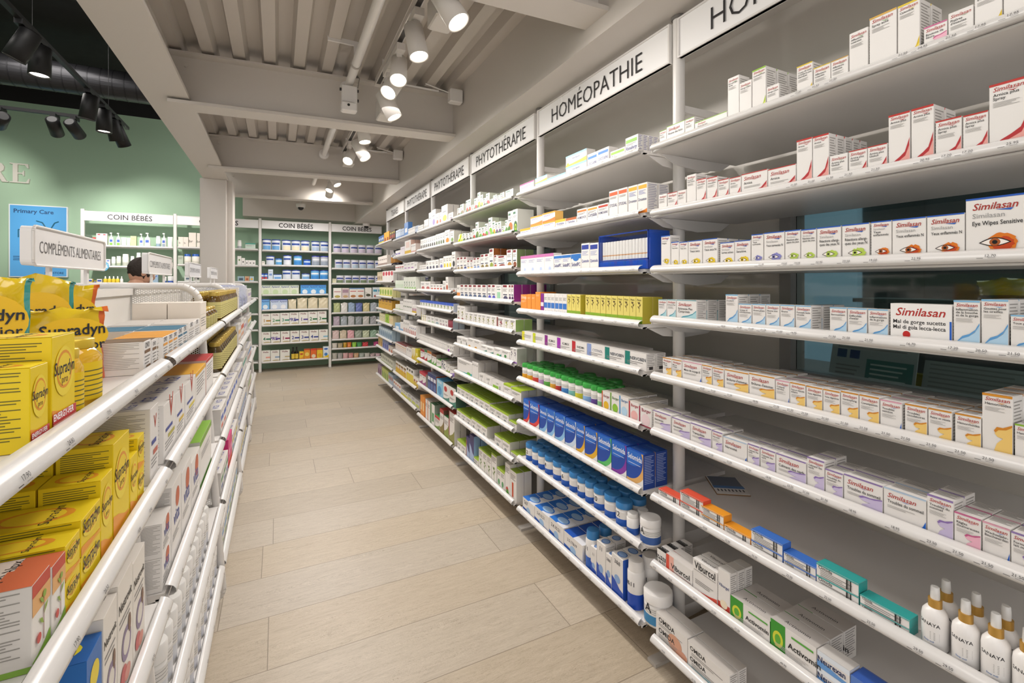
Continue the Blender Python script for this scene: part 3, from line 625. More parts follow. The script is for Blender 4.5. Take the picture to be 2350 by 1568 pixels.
# vessels with parts -------------------------------------------------
_VP = {}
def vessel(kind, r, h, cols, txt=''):
    """returns [(part name or None, mesh)] for jars, bottles, tubes; None = the thing's own mesh"""
    k = (kind, round(r, 4), round(h, 3), cols, txt)
    if k in _VP: return _VP[k]
    c = cols.split(','); P = []; n = 18
    RX_ = lambda z, y: Matrix.Translation((0, y, z)) @ Matrix.Rotation(pi/2, 4, 'X')
    def wrap(mb, s, z, size, col, rr, maxw=1.3):
        v, f, wd = text2d(s, .01); k_ = min(size, maxw*rr/wd)
        mb.add([(rr*1.004*sin((a*k_-wd*k_/2)/rr), -rr*1.004*cos((a*k_-wd*k_/2)/rr), z+b*k_) for a, b in v], f, mat(col, .5))
    if kind == 'jar':        # body, cap, label
        ch = h*float(c[3]) if len(c) > 3 else h*.24
        P.append(('jar_body', MB().ring([(r*.93, 0), (r*.97, .002), (r*.97, h-ch-.006), (r*.85, h-ch)], mat(c[0], .3), n)))
        P.append(('lid', MB().ring([(r, h-ch), (r, h-.004), (r*.93, h)], mat(c[1], .35), n)))
        lb = MB().ring([(r*.98, h*.08), (r*.98, h*.36)], mat(c[2], .4), n, cap=False)
        if len(c) > 4: lb.ring([(r*.98, h*.36), (r*.98, h-ch-.012)], mat(c[4], .4), n, cap=False)
        for i in range(3): lb.ring([(r*.985, h*(.42+.06*i)), (r*.985, h*(.42+.06*i)+.0012)], mat('8a8886'), n, cap=False) if len(c) < 6 else None
        if txt: wrap(lb, txt, h*.44, r*.62, '20242e', r*.985)
        P.append(('label', lb))
    elif kind == 'amber':
        P.append(('glass_body', MB().ring([(r*.9, 0), (r, .004), (r, h*.72), (r*.78, h*.84), (r*.72, h*.86)], mat(c[0], .08, coat=.5), n)))
        P.append(('lid', MB().ring([(r*.76, h*.86), (r*.78, h*.98), (r*.7, h)], mat(c[1], .3, metal=.3), n)))
        lb = MB().ring([(r*1.01, h*.12), (r*1.01, h*.66)], mat(c[2], .4), n, cap=False)
        for i in range(6): lb.ring([(r*1.015, h*(.18+.07*i)), (r*1.015, h*(.18+.07*i)+.0015)], mat('6d6a3c'), n, cap=False)
        P.append(('label', lb))
    elif kind == 'spray':    # bottle with collar and pump cap
        P.append(('bottle_body', MB().ring([(r*.9, 0), (r, .004), (r, h*.50), (r*.93, h*.585), (r*.68, h*.65), (r*.5, h*.67)], mat(c[0], .3), 24)))
        P.append(('collar', MB().ring([(r*.52, h*.66), (r*.52, h*.80)], mat(c[1], .35, metal=.35), 20)))
        P.append(('pump', MB().ring([(r*.36, h*.80), (r*.36, h*.88), (r*.33, h*.99), (r*.28, h)], mat(c[2], .25), 16)))
        lb = MB()
        if txt: wrap(lb, txt, h*.40, r*.5, '26262a', r, 1.7); wrap(lb, 'Sleep well', h*.14, r*.2, '3f6fb0', r, .8)
        for i in range(6): lb.add([(r*1.003*sin(t), -r*1.003*cos(t), h*(.30-.022*i)+q) for q in (0, .0008) for t in (.1, .45, .8)], [(0, 1, 4, 3), (1, 2, 5, 4)], mat('9a9894'))
        P.append(('label', lb))
    elif kind == 'stick':    # aerosol or roll-on
        P.append(('can_body', MB().ring([(r*.96, 0), (r, .002), (r, h*.76), (r*.9, h*.79)], mat(c[0], .35), n)))
        P.append(('cap', MB().ring([(r*.9, h*.785), (r*.88, h*.97), (r*.8, h)], mat(c[1], .35), n)))
        lb = MB().ring([(r*1.01, h*.02), (r*1.01, h*.34)], mat(c[2], .4), n, cap=False)
        if txt: wrap(lb, txt, h*.5, r*.55, '30343c', r*1.01)
        P.append(('label', lb))
    elif kind == 'dark':
        P.append(('glass_body', MB().ring([(r, 0), (r, h*.62), (r*.4, h*.75), (r*.36, h*.9)], mat(c[0], .15), 12)))
        P.append(('cap', MB().ring([(r*.42, h*.9), (r*.42, h)], mat(c[1], .4), 12)))
        P.append(('label', MB().ring([(r*1.03, h*.12), (r*1.03, h*.5)], mat(c[2], .5), 12, cap=False)))
    elif kind == 'tin':      # formula tin / rounded carton with scoop lid
        ch = .014
        P.append(('tin_body', MB().ring([(r*.98, 0), (r, .003), (r, h-ch)], mat(c[0], .4), 20, sx=1, sy=.8)))
        P.append(('lid', MB().ring([(r*1.02, h-ch), (r*1.02, h-.002), (r*.95, h)], mat(c[1], .35), 20, sx=1, sy=.8)))
        lb = MB()
        for (z0, z1, wd, cc) in ((.56, .72, 1.0, c[2]), (.10, .44, .9, c[3] if len(c) > 3 else 'ffffff')):
            N_ = 8; lb.add([(r*1.012*sin(-wd+2*wd*i/N_), -r*.82*cos(-wd+2*wd*i/N_), h*z) for z in (z0, z1) for i in range(N_+1)], [(i, i+1, i+N_+2, i+N_+1) for i in range(N_)], mat(cc, .45))
        if txt:
            v, f, wd = text2d(txt, .012); k_ = min(r*.42, 1.5*r/wd)
            lb.add([(r*1.02*sin((a*k_-wd*k_/2)/r), -r*.828*cos((a*k_-wd*k_/2)/r), h*.58+b*k_) for a, b in v], f, mat('2b4a96', .5))
        P.append(('label', lb))
    elif kind == 'pump':     # baby lotion with pump
        P.append(('bottle_body', MB().ring([(r*.95, 0), (r, .004), (r*.9, h*.5), (r*.7, h*.66), (r*.35, h*.7)], mat(c[0], .35), 16, sy=.7)))
        P.append(('pump', MB().ring([(r*.3, h*.7), (r*.3, h*.8), (r*.12, h*.82), (r*.12, h*.93)], mat(c[1], .35), 12).box(-r*.55, -r*.18, h*.92, r*.25, r*.18, h, mat(c[1], .35))))
        P.append(('label', MB().add([(r*.5*x_, -r*.72, h*z) for z in (.32, .5) for x_ in (-1, 1)], [(0, 1, 3, 2)], mat(c[2], .45)).add([(r*.55*x_, -r*.73, h*z) for z in (.04, .26) for x_ in (-1, 1)], [(0, 1, 3, 2)], mat(c[3] if len(c) > 3 else '8fb45c', .45))))
    P = [(a, b.mesh(a)) for a, b in P if b.v]; _VP[k] = P; return P
def pvessel(P, name, label, cat, loc, rz, group):
    t = thing(name, label, cat, loc, rz, group)
    for nm, me in P:
        o = bpy.data.objects.new(nm, me); COL.objects.link(o); o.parent = t
    return t
def pouch_mesh(w, d, h, base, accents, seed=0, text=None):
    """soft stand-up bag: swollen middle, pinched top seam, wavy foil"""
    mb = MB(); nx, nz = 14, 16; r = random.Random(seed); vs = []; p1, p2, p3 = (r.uniform(0, 6) for _ in range(3)); big = w > .08
    for side in (-1, 1):
        for j in range(nz+1):
            t = j/nz; th = d*.5*(1-t**2.6)*(.70+.30*sin(pi*min(1, t*1.5+.1)))+.0006
            for i in range(nx+1):
                s = i/nx; e = sin(pi*s)**.5 if 0 < s < 1 else 0
                q = (.003*sin(9*s+7*t+p1)+.0022*sin(17*t-11*s+p2)+.0015*r.uniform(-1, 1))*(1 if big else .25)*(.3+t)
                x_ = (s-.5)*w*(1-.07*sin(pi*t)+.04*(t > .9)); z_ = t*h-(.018*w/.12*abs(s-.5)*2*(t > .95) if big else 0)+(.004*sin(5*s+p3)*t if big else 0)
                vs.append((x_, d*.5+side*th*e+(q if big or 0 < i < nx else 0), max(z_, 0)))
    n1 = (nx+1)*(nz+1)
    fr = lambda o, fl: [((o+j*(nx+1)+i), (o+j*(nx+1)+i+1), (o+(j+1)*(nx+1)+i+1), (o+(j+1)*(nx+1)+i))[::fl] for j in range(nz) for i in range(nx)]
    b = mat(base, .18, coat=.6); am = [mat(a, .2, coat=.5) for a in accents]
    mb.add(vs, fr(0, 1)+fr(n1, -1), b, True)
    for q, f in enumerate(mb.f):
        j = (q % (nx*nz))//nx; i = q % nx
        if am and j < 4: mb.mi[q] = mb.mid(am[0])
        elif len(am) > 1 and (i == nx-1 or (i == 0 and not text)): mb.mi[q] = mb.mid(am[1])
    if text:
        T = Matrix.Translation((0, -.008, h*.62)) @ Matrix.Rotation(pi/2-.20, 4, 'X')
        mb.add([T @ Vector((w*.40*cos(2*pi*i/24), h*.22*sin(2*pi*i/24), -.0006)) for i in range(24)], [tuple(range(24))], mat('f2c62c', .3))
        mb.text(text[0], T @ Matrix.Translation((0, 0, .001)), w*.15, mat('1f2530'), 'c', w*.72, bold=.015, shear=.1)
        if len(text) > 1: mb.text(text[1], T @ Matrix.Translation((w*.12, -w*.2, .001)), w*.13, mat('1f2530'), 'c', w*.5, bold=.01)
    return mb.mesh('pouch')
# ---- shelf filling: each line = "xl xr ytop n design,base args... [rR] [dD] [sS]" in crop coordinates
WALLS = {'B': dict(Y=YB+.0075, rz=0), 'R': dict(X=XR+.0075, rz=-pi/2), 'L': dict(X=GX-.0075, rz=pi/2)}
def fill(wall, unit, shelf_i, zl, crop, rows, data, name='medicine_box', cat='box', what=None, bn='', desc=None, maxh=9):
    ox, oy, k = crop; wl = WALLS[wall]; bk = wall == 'B'; X = wl.get('X'); zt = H+zl+.0165; sgn = 1 if wall == 'R' else -1
    at = lambda dpt, al, z: (al, wl['Y']+dpt, z) if bk else (X+sgn*dpt, al, z)
    for line in data.strip().split('\n'):
        line = line.strip()
        if not line: continue
        tk = line.split(); xl, xr, yt = (float(v) for v in tk[:3]); n = int(tk[3]); spec = tk[4]
        hf = None; R_, D_, S_, dd = rows, None, 1, None; nm, ct = name, cat
        for o in tk[5:]:
            if o[0] == 'r' and o[1:].isdigit(): R_ = int(o[1:])
            elif o[0] == 'd' and o[1:].replace('.', '').isdigit(): D_ = float(o[1:])
            elif o[0] == 's' and o[1:].isdigit(): S_ = int(o[1:])
            elif o[0] == 'h' and o[1:].replace('.', '').isdigit(): hf = float(o[1:])
            elif o[0] == '=': dd = o[1:].replace('_', ' ')
            elif o[0] == '#': nm, ct = o[1:].split('/')
        ya, yb = (xmap(ox+k*xl, wl['Y']), xmap(ox+k*xr, wl['Y'])) if bk else (ymap(ox+k*xl, X), ymap(ox+k*xr, X)); w_all = abs(ya-yb)
        if wall == 'L': g_ = int(unit[1:]); ya = max(ya, GY[g_]+.019); yb = min(yb, GY[g_+1]-.019); w_all = yb-ya
        h = hf or (zmap(oy+k*yt, ya, wl['Y']) if bk else zmap(oy+k*yt, X, ya))-zt; h = max(.012, min(h, maxh)); w = w_all/n
        for i in range(n):
            y = ya+(yb-ya)*(i+.5)/n
            key = (wall, unit, shelf_i); idx = COUNT.get(key, 0); COUNT[key] = idx+1
            ds, _, rest = spec.partition(':')
            kk = k
            for s_ in range(S_):
                hh = h/S_-.0004
                for r_ in range(R_):
                    dp_ = (D_ or (.045 if w > .03 else .03)) if ds in DES or ds == 'pouch' else 2*min(w/2-.0006, .085 if ds == 'tin' else .05)
                    d0_, d1_ = r_*(dp_+.003), (r_+1)*(dp_+.003)+.002
                    if wall == 'R' and d1_ > .118 and d0_ < .17 and any(abs(y-q-.248) < w/2+.025 for q in range(0, 7)): continue   # a post stands there
                    if d1_ > (.285 if wall != 'R' else .40): continue
                    jit = random.Random(idx*13+r_+shelf_i*7).uniform(-.0012, .0012)
                    lab = f"{dd or desc}, {ordn(idx)} from left{', '+ORD[r_]+' row' if r_ else ''}{', '+('lower', 'upper', 'topmost')[min(s_, 2)] if S_ > 1 else ''}, {SNAME[shelf_i]} shelf, {bn}"
                    grp = what or f"{ct} row on the {SNAME[shelf_i]} shelf of the {bn}"
                    if ds in DES:
                        a = rest.split('|'); base = a[0] or CARD; D0 = D_ or (.045 if w > .03 else .03)
                        me = carton(w-.0012, D0, hh, base, ds, a[1:])
                        put(me, nm, lab, ct, at(r_*(D0+.003)+.001+abs(jit), y, zt+s_*h/S_), wl['rz']+jit*2, grp)
                    else:
                        a = rest.split('|'); rad = min(w/2-.0006, .085 if ds == 'tin' else .05)*(.96 if ds == 'tin' else .84 if ds == 'amber' else 1)
                        if ds == 'pouch': 
                            me = pouch_mesh(w*.96, D_ or .03, hh, a[0], a[1:3], idx, a[3:] or None); put(me, nm, lab, ct, at(.001+r_*((D_ or .03)+.002), y, zt+s_*h/S_), wl['rz'], grp); continue
                        P = vessel(ds, rad, hh, a[0], a[1].replace('_', ' ') if len(a) > 1 else '')
                        tw = radians(random.Random(idx+r_*5).uniform(-12, 12))
                        pvessel(P, nm, lab, ct, at(rad+.001+r_*(2*rad+.003), y, zt+s_*h/S_), wl['rz']+tw, grp)
# ---------------------------------------------------------------- right wall, nearest bay
A_ = (1480, 0, .40807); B_ = (1480, 600, .3702); C_ = (1480, 1050, .3702)
b1 = lambda i, crop, rows, data, name='remedy_box', cat='medicine box', desc='', **k: fill('R', 1, i, SH[1][i], crop, rows, data, name, cat, bn=BN[1], desc=desc, **k)
b1(0, A_, 1, '''80 119 740 1 S:|G|Rhume r2
120 221 714 1 S:|G|Rhume_des_foins r2
223 275 674 1 S:|G|Rhume r4
278 460 692 1 S:|G|Rhume_des_foins =flat_white_box_with_lime_leaf
462 527 445 1 S:|W|Rhinallergie|Spray =slim_white_box_reading_Spray
529 598 472 1 S:|W|Allergie_solaire =slim_plain_white_box
600 678 400 1 S:|G|Cardiospermum r4
680 752 492 1 S:|W|Allergie_solaire r4 =short_white_box
850 940 378 1 S:|Y|Coups_de_soleil|et_brûlures_peu|étendues r2 =white_box_with_yellow_leaf
945 1042 386 1 S:|Y|Affections|cutanées =white_box_with_yellow_leaf
1044 1142 347 1 S:|T|Affections|cutanées =white_box_with_ochre_edge
1145 1253 192 1 S:|W|Affections|cutanées =plain_tall_white_box
1260 1415 106 1 S:|T|Spray_acné =very_tall_wide_white_box
1418 1545 38 1 S:|Y|Calendula r2 =very_tall_white_yellow_box
1565 1700 158 1 S:|P|Boutons_de|fièvre =white_box_with_pink_edge
1702 1847 78 1 S:|W|Piqûres|d'insectes =white_box_for_insect_bites
1850 2010 -60 1 S:|Y|Piqûres|d'insectes =tall_white_box_yellow_leaf
2012 2170 -130 1 S:|Y|Piqûres|d'insectes =tall_white_box_yellow_leaf''', desc='white box with lime leaf')
b1(1, A_, 1, '''75 122 1097 1 S:|W|Douleurs =small_plain_white_box
125 180 1088 1 S:|R|Mains
182 230 1075 1 S:|W|METEO =small_plain_white_box
232 285 988 1 S:|W|Douleurs|arthritiques r4 =tall_slim_white_box
287 343 1012 1 S:|R|Articulaires r2
345 405 1003 1 S:|R|Articulaires r3
408 470 1015 1 S:|R|Arnica r2
473 538 1003 1 S:|R|Arnica r2
540 686 982 1 S:|R|Arnica
688 846 955 1 S:|R|Arnica
849 938 792 1 S:|R|Arnica
940 1033 770 1 S:|R|Arnica r5 d.03
1037 1139 880 1 S:|W|Arnica_plus|Globuli =white_box_with_orange_edge
1142 1247 852 1 S:|R|Arnica_plus|Globuli
1250 1362 826 1 S:|R|Arnica_plus|Globuli
1366 1490 652 1 S:|R|Arnica_plus
1493 1623 616 1 S:|R|Arnica_plus r2
1630 1780 684 1 S:|R|Arnica_plus|Spray r2
1785 1930 652 1 S:|R|Arnica_plus|Spray
1932 2170 482 1 S:|R|Arnica_plus|Spray''', desc='white box with red swoosh')
b1(2, A_, 1, '''88 140 1328 1 E:|e8c92a|Fatigue
145 190 1362 1 E:|e8c92a|Yeux_secs
192 240 1362 1 E:|e8c92a|Yeux_secs
242 320 1356 1 E:|e8c92a|Yeux_secs
322 405 1346 1 E:|e8c92a|Yeux_secs_N r3
420 500 1366 1 E:|e8c92a|Larmes_actives
503 592 1356 1 E:|e8c92a|Sensitive
595 663 1320 1 E:|8a8ac8|Yeux|surmenés =white_box_with_violet_eye
667 782 1310 1 E:|8a8ac8|Yeux_surmenés_N =white_box_with_violet_eye
785 872 1298 1 E:|b6cf5a|Réactions_aller-|giques_des_yeux =white_box_with_green_eye
875 962 1292 1 E:|b6cf5a|Réactions_aller-|giques_des_yeux =white_box_with_green_eye
965 1101 1281 1 E:|b6cf5a|Réactions_allergi-|ques_des_yeux_N =white_box_with_green_eye
1105 1260 1266 1 E:|b6cf5a|Réactions_allergi-|ques_des_yeux_N =white_box_with_green_eye
1268 1385 1248 1 E:|dd7a25|Yeux|enflammés =white_box_with_orange_eye
1388 1580 1236 1 E:|dd7a25|Yeux_enflammés_N =white_box_with_orange_eye
1583 1798 1216 1 E:|dd7a25|Yeux_enflammés_N =white_box_with_orange_eye
1800 2150 1122 1 E:|dd7a25|Eye_Wipes_Sensitive =large_box_reading_Eye_Wipes''', name='eye_drop_box', cat='eye care box', desc='white box with yellow eye')
b1(3, B_, 1, '''80 132 235 1 S:|C|Echinacea
135 191 235 1 S:|C|Echinacea_Plus
193 318 237 1 S:|C|Echinacea_Plus|Comprimés r3
497 575 204 1 S:|B|Douleurs r3 =tall_box_with_blue_wave
577 659 261 1 S:|B|Grippe_et|refroidissement
662 745 263 1 S:|B|Rhume_grippe
748 833 265 1 S:|B|Rhume_avec|toux
836 926 268 1 S:|B|Rhume
929 1028 272 1 S:|B|Pommade_nasale|sinusite r3
1142 1249 283 1 S:|B|Enrouement
1253 1375 288 1 S:|B|Difficultés|d'avaler
1378 1506 294 1 S:|B|Inflammations|de_la_gorge
1518 1902 258 1 g:|r,f4f2f0,0,0,1,1|w,Similasan,b3332f,.5,.70,.17,c,.014,.28|w,Mal_de_gorge_sucette,2a292b,.48,.50,.085,c|w,Mal_di_gola_lecca-lecca,2a292b,.48,.36,.085,c|e,c22b2b,.28,.22,.065,.09|e,4a8a3c,.07,.1,.05,.06|r,1f5fc6,.97,0,1,.6|s,1f5fc6,.0|R+ =wide_white_box_with_red_lollipop
1908 2076 240 1 S:|B|Inflammation|de_la_bouche|et_de_la_gorge =tall_box_with_blue_wave
2080 2253 234 1 S:|B|Gouttes_pour|les_oreilles r3 =tall_box_with_blue_wave
2262 2420 330 1 S:|B|Toux_grasse r2''', name='cold_remedy_box', desc='white box with blue wave')
b1(4, B_, 3, '''107 163 594 1 S:|O|Mal_de|voyage
166 226 605 1 S:|O|Mal_de|voyage
228 348 615 1 S:|K|Maux_de_voyage_K =white_box_with_lime_top
350 413 640 1 S:|O|Brûlures|d'estomac
417 486 657 1 S:|O|Brûlures|d'estomac
490 640 668 1 S:|O|Brûlures_d'estomac
643 803 692 1 S:|O|Brûlures_d'estomac
806 893 732 1 S:|K|Coliques|nerveux =white_box_with_pink_edge
896 993 748 1 S:|O|Foie_et_vésicule|biliaire
996 1098 770 1 S:|O|Voies_digestives
1101 1207 790 1 S:|O|Voies_digestives
1210 1322 803 1 S:|O|Verstopfung
1325 1451 824 1 S:|O|Constipation
1455 1592 854 1 S:|K|Troubles|veineux =white_box_with_pink_edge
1608 1749 880 1 S:|O|Troubles|circulatoires
1752 1902 907 1 S:|O|Reins_et_vessie
1918 2084 938 1 S:|O|Hémorrhoïdes
2086 2280 812 1 S:|O|Hémorroïdes =tall_box_with_golden_wave
2288 2450 1005 1 S:|G|Hamamelis r2 =white_box_with_lime_leaf''', name='digestion_remedy_box', desc='white box with golden wave')
b1(5, B_, 2, '''50 158 920 1 S:|V|Insomnies r2
165 278 964 1 S:|V|Insomnies
280 410 998 1 S:|V|Tranquilités
412 478 1046 1 S:|V|Nervosité
481 630 1082 1 S:|M|Nervosité =white_box_with_blue_corner
633 708 1128 1 S:|V|Calmant_des|nerfs
711 806 1154 1 S:|V|Calmant_des|nerfs
810 998 1187 1 S:|V|Calmant_des_nerfs
1000 1110 1210 1 S:|V|Calmant_des|nerfs
1113 1225 1284 1 S:|V|Troubles_du|sommeil
1228 1472 1316 1 S:|V|Troubles_du_sommeil
1475 1742 1396 1 S:|M|Troubles_du_sommeil =wide_white_box_with_blue_corner
1745 1911 1440 1 S:|V|Troubles_du|sommeil
1913 2083 1548 1 S:|P|Règles|douloureuses =white_box_with_pink_wave
2086 2262 1608 1 S:|K|Wechseljahr-|Beschwerden =white_box_with_pink_top
2265 2450 1672 1 S:|V|Formation_de|lait_maternel''', name='calming_remedy_box', desc='white box with violet wave')
LN = 'w,%s,4a4a4a,.05,.62,.25,l|f,.5,4,.004|r,30302f,.72,.1,.76,.9|r,30302f,.78,.1,.79,.9|r,30302f,.81,.1,.84,.9'
b1(6, C_, 1, f'''82 212 190 1 g:|{LN % 'Omida'}|T,e2583f|R,e2583f|t,e2583f,.1 d.035 =flat_box_with_red_top
215 358 204 1 g:|{LN % 'Omida'}|T,e2583f|R,e2583f|t,e2583f,.1 d.035 s2 =flat_box_with_red_top
346 486 295 1 g:|{LN % 'Omida'}|T,f0a02c|R,f0a02c|t,f0a02c,.1 d.035 s2 =flat_box_with_orange_top
490 652 412 1 g:|{LN % 'Omida'}|T,f0a02c|R,f0a02c|t,f0a02c,.1 d.035 =flat_box_with_orange_top
656 852 442 1 g:|{LN % 'Omida'}|T,3f76cf|R,3f76cf|t,3f76cf,.1 d.035 s2 =flat_box_with_blue_top
856 1058 582 1 g:|{LN % 'Omida'}|T,3f76cf|R,3f76cf|t,3f76cf,.1 d.035 s2 =flat_box_with_blue_top
1060 1325 650 1 g:|{LN % 'Omida'}|T,35a7a3|R,35a7a3|t,35a7a3,.1 d.035 s2 =flat_box_with_teal_top
1330 1640 848 1 g:|{LN % 'Omida'}|T,35a7a3|R,35a7a3|t,35a7a3,.1 d.035 s2 =flat_box_with_teal_top
1682 1852 780 1 spray:f4f2f0,c79a4a,e9e8e6|SANAYA r2 #spray_bottle/spray_bottle =white_bottle_with_gold_collar
1868 2050 862 1 spray:f4f2f0,c79a4a,e9e8e6|SANAYA r2 #spray_bottle/spray_bottle =white_bottle_with_gold_collar
2050 2245 942 1 spray:f4f2f0,c79a4a,e9e8e6|SANAYA r2 #spray_bottle/spray_bottle =white_bottle_with_gold_collar
2245 2450 1040 1 spray:f4f2f0,c79a4a,e9e8e6|SANAYA r2 #spray_bottle/spray_bottle =white_bottle_with_gold_collar''', name='ointment_box', desc='flat box')
b1(7, C_, 1, '''72 126 560 1 g:|r,1e1e1e,.0,.42,1,.66|w,LN-52,f4f4f4,.5,.48,.36,c,.02|w,LN-52,222222,.5,.16,.3,c|R+|T,e6e3e0|T,1e1e1e,.5|T+,LN-52,9a9a9a,.3 r3 d.04 =white_box_with_black_band
129 291 592 1 g:|l,e2543f,.12|r,f0b5a6,.12,0,.3,1|w,Viburcol,26262a,.55,.35,.24,c,.02|r,9d2f2a,.2,.22,.95,.24|T,d9d4d0|R+ r2 d.03 =red_edged_box_reading_Viburcol
295 447 618 1 g:|s,e25a48,.1|w,Viburcol,26262a,.5,.74,.24,c,.02|r,3a3a3a,.05,.68,.95,.69|T+,Viburcol,333333,.12|R+|f,.4,3 r2 d.035 =tall_box_reading_Viburcol
450 526 680 1 g:|b,c63a2c,.22|c,f2e4c8,.5,.2,.3|w,Viburgel,2a3d7a,.5,.6,.22,c,.01|R+|T,cfccc8 r3 d.03 =narrow_tall_box_with_red_foot
528 774 850 1 g:|l,3f9a34,.34|e,d9dc3f,.17,.45,.12,.26|e,62b03a,.17,.45,.07,.16|w,Activomin,1f2021,.40,.42,.15,l,.02|r,5aae42,.48,.78,.95,.84|f,.3,3,.004,bdb9b6|R,3f8a34|T,c9c4c0|T+,Activomin,3a3a3a,.1 r2 d.055 =green_and_white_Activomin_box
776 1060 992 1 g:|l,3f9a34,.34|e,d9dc3f,.17,.45,.12,.26|e,62b03a,.17,.45,.07,.16|w,Activomin,1f2021,.40,.42,.15,l,.02|r,5aae42,.48,.78,.95,.84|f,.3,3,.004,bdb9b6|R+|T,c9c4c0|T+,Activomin,3a3a3a,.1 r3 d.055 =green_and_white_Activomin_box
1064 1268 1190 1 g:|t,e6eef8,.3|k,6a9fdc,.2|w,Neurexan,1d2f5e,.45,.35,.3,c,.02|R,dfe4ea|T,d8d5d2 s2 d.04 =blue_washed_box_reading_Neurexan
1272 1440 1345 1 g:3a62b8|t,5b83cf,.3|f,.6,3,.005,dfe6f5 d.05 =low_blue_box''', name='tablet_box', desc='white box')
b1(8, C_, 2, '''65 260 955 1 g:|w,OMIDA,2a2a2c,.1,.74,.15,l,.02|f,.66,2,.005|e,dca58a,.62,.40,.22,.30|w,OMIDA,2a2a2c,.1,.34,.15,l,.02|f,.26,3,.005|e,d49a80,.85,.1,.2,.25|R+|T,cdc8c3 d.035 =white_box_with_skin_tone_picture
263 523 1132 1 g:|w,OMIDA,2a2a2c,.06,.74,.13,l,.02|f,.64,2,.005|w,OMIDA,2a2a2c,.06,.36,.13,l,.02|f,.28,3,.005|s,a9c7cf,.15|r,b03050,.6,.05,.85,.08|R+|T,cdc8c3 d.035 =white_box_with_grey_blue_wash''', name='gel_box', desc='white box')
# leaflet lying on the seventh shelf
m = MB().box(-.055, -.075, 0, .055, .075, .004, mat('8d6d4c', .6)).box(-.054, -.074, .004, .054, .074, .0055, mat('e9e7e4', .3)).box(-.05, -.01, .0055, .05, .07, .0058, mat('6a7488', .35)).box(-.052, -.03, .0055, .052, -.005, .0057, mat('5a86c0', .4))
for i in range(8): m.box(-.045+i*.012, -.055, .0055, -.04+i*.012, -.038, .0057, mat('55555a'))
tag(m.obj('leaflet', None, (1.44, ymap(1668, 1.44), H+SH[1][6]+.0162), -.6), 'glossy folded leaflet lying at the back of the seventh shelf of nearest right bay', 'leaflet')

# ---------------------------------------------------------------- right wall, second bay
D_ = (1150, 250, .28699); E_ = (1150, 650, .28699); G_ = (1150, 1050, .28699)
b2 = lambda i, crop, rows, data, name='remedy_box', cat='medicine box', desc='', **k: fill('R', 2, i, SH[2][i], crop, rows, data, name, cat, bn=BN[2], desc=desc, **k)
b2(0, D_, 1, '''147 258 612 1 g:|t,c13a8c,.12|s,b23a84,.16|f,.75,3,.005,8a4a90|R+ =white_box_with_magenta_stripes
270 365 560 1 g:|t,86c6e6,.18|s,c9d435,.2|w,Boiron,4a4a50,.5,.5,.2,c s2 =yellow_and_sky_blue_box
368 513 560 1 g:|t,86c6e6,.25|w,Amyl_Boiron,3a4a80,.5,.35,.2,c =low_sky_blue_topped_box
515 682 385 1 g:|t,86c6e6,.18|s,e7d532,.16|e,e9c92a,.1,.2,.06,.14|w,Amyl_Boiron,3a4a80,.5,.55,.14,c s2 =white_box_with_yellow_sash
685 765 368 1 g:|r,2a78c8,.08,.66,.95,.82|w,COCCULINE,2e3a86,.5,.30,.22,c =white_box_with_blue_bar
767 860 334 1 g:|r,2a78c8,.08,.7,.95,.86|w,COCCULINE,2e3a86,.5,.34,.22,c =white_box_with_blue_bar
870 988 345 1 g:|r,8fbf35,.05,.62,.95,.86|w,Pollen_comp.,2e3a86,.5,.28,.2,c =white_box_with_green_bar
990 1092 238 1 g:|r,7fb92f,.05,.68,.92,.86|w,Rhinallergy,2e3a86,.5,.3,.24,c|f,.6,2,.004|R,e9e6e3|R+,7d7fae r5 d.022 =white_box_with_lime_bar''', desc='white box')
b2(1, D_, 1, '''150 232 965 1 g:|t,f0a92c,.3|f,.5,2,.005,7a6fae =low_orange_topped_box
233 326 868 1 g:|t,ef9f2a,.16|s,ef8a3a,.16|f,.72,2,.005,8a80b8 s2 =orange_topped_white_box
330 430 838 1 g:|t,ef9f2a,.16|s,ef7a2a,.16|f,.72,2,.005,8a80b8|R,f2c06a s2 =orange_topped_white_box
431 512 892 1 g:|t,f2b42e,.28|w,Rhumatine,3a4690,.5,.45,.2,c|f,.35,2,.004 =low_orange_topped_box
516 600 878 1 g:|t,b5602a,.26|w,Thymuline,3a4690,.5,.45,.2,c|f,.35,2,.004 =white_box_with_brown_top
603 683 807 1 g:|r,ea7a2c,.06,.8,.95,.92|w,HOMEOVOX,28306a,.5,.38,.2,c|s,b8452c,.02|f,.7,2,.004 =white_box_with_orange_bar
686 769 790 1 g:|r,ef9a2c,.06,.8,.95,.92|w,Coryzalia,28306a,.5,.4,.22,c|s,e8a03a,.03|f,.7,2,.004 =white_box_with_amber_bar
771 856 768 1 g:|r,c2402c,.06,.8,.95,.92|w,HOMEOGENE,28306a,.5,.42,.2,c|s,b8352c,.02|f,.7,2,.004 =white_box_with_dark_red_bar
860 931 662 1 g:|r,e2602c,.06,.82,.95,.94|w,STODAL,28306a,.5,.42,.28,c|s,b8352c,.03|f,.75,2,.004 =tall_box_with_red_bar
933 1006 642 1 g:|r,e2602c,.06,.82,.95,.94|w,STODAL,28306a,.5,.42,.28,c|s,b8352c,.03|f,.75,2,.004 =tall_box_with_red_bar
1013 1087 622 1 g:|r,efb02c,.06,.82,.95,.94|w,Drosetux,28306a,.5,.42,.24,c|s,eda03a,.04|f,.75,4,.004,7f8cc4 =tall_box_with_amber_bar
1090 1166 602 1 g:|r,efb02c,.06,.82,.95,.94|w,Drosetux,28306a,.5,.42,.24,c|s,e8862a,.06|f,.75,4,.004,7f8cc4|R+,8a88a4 r2 d.05 =tall_box_with_amber_bar''', desc='white box')
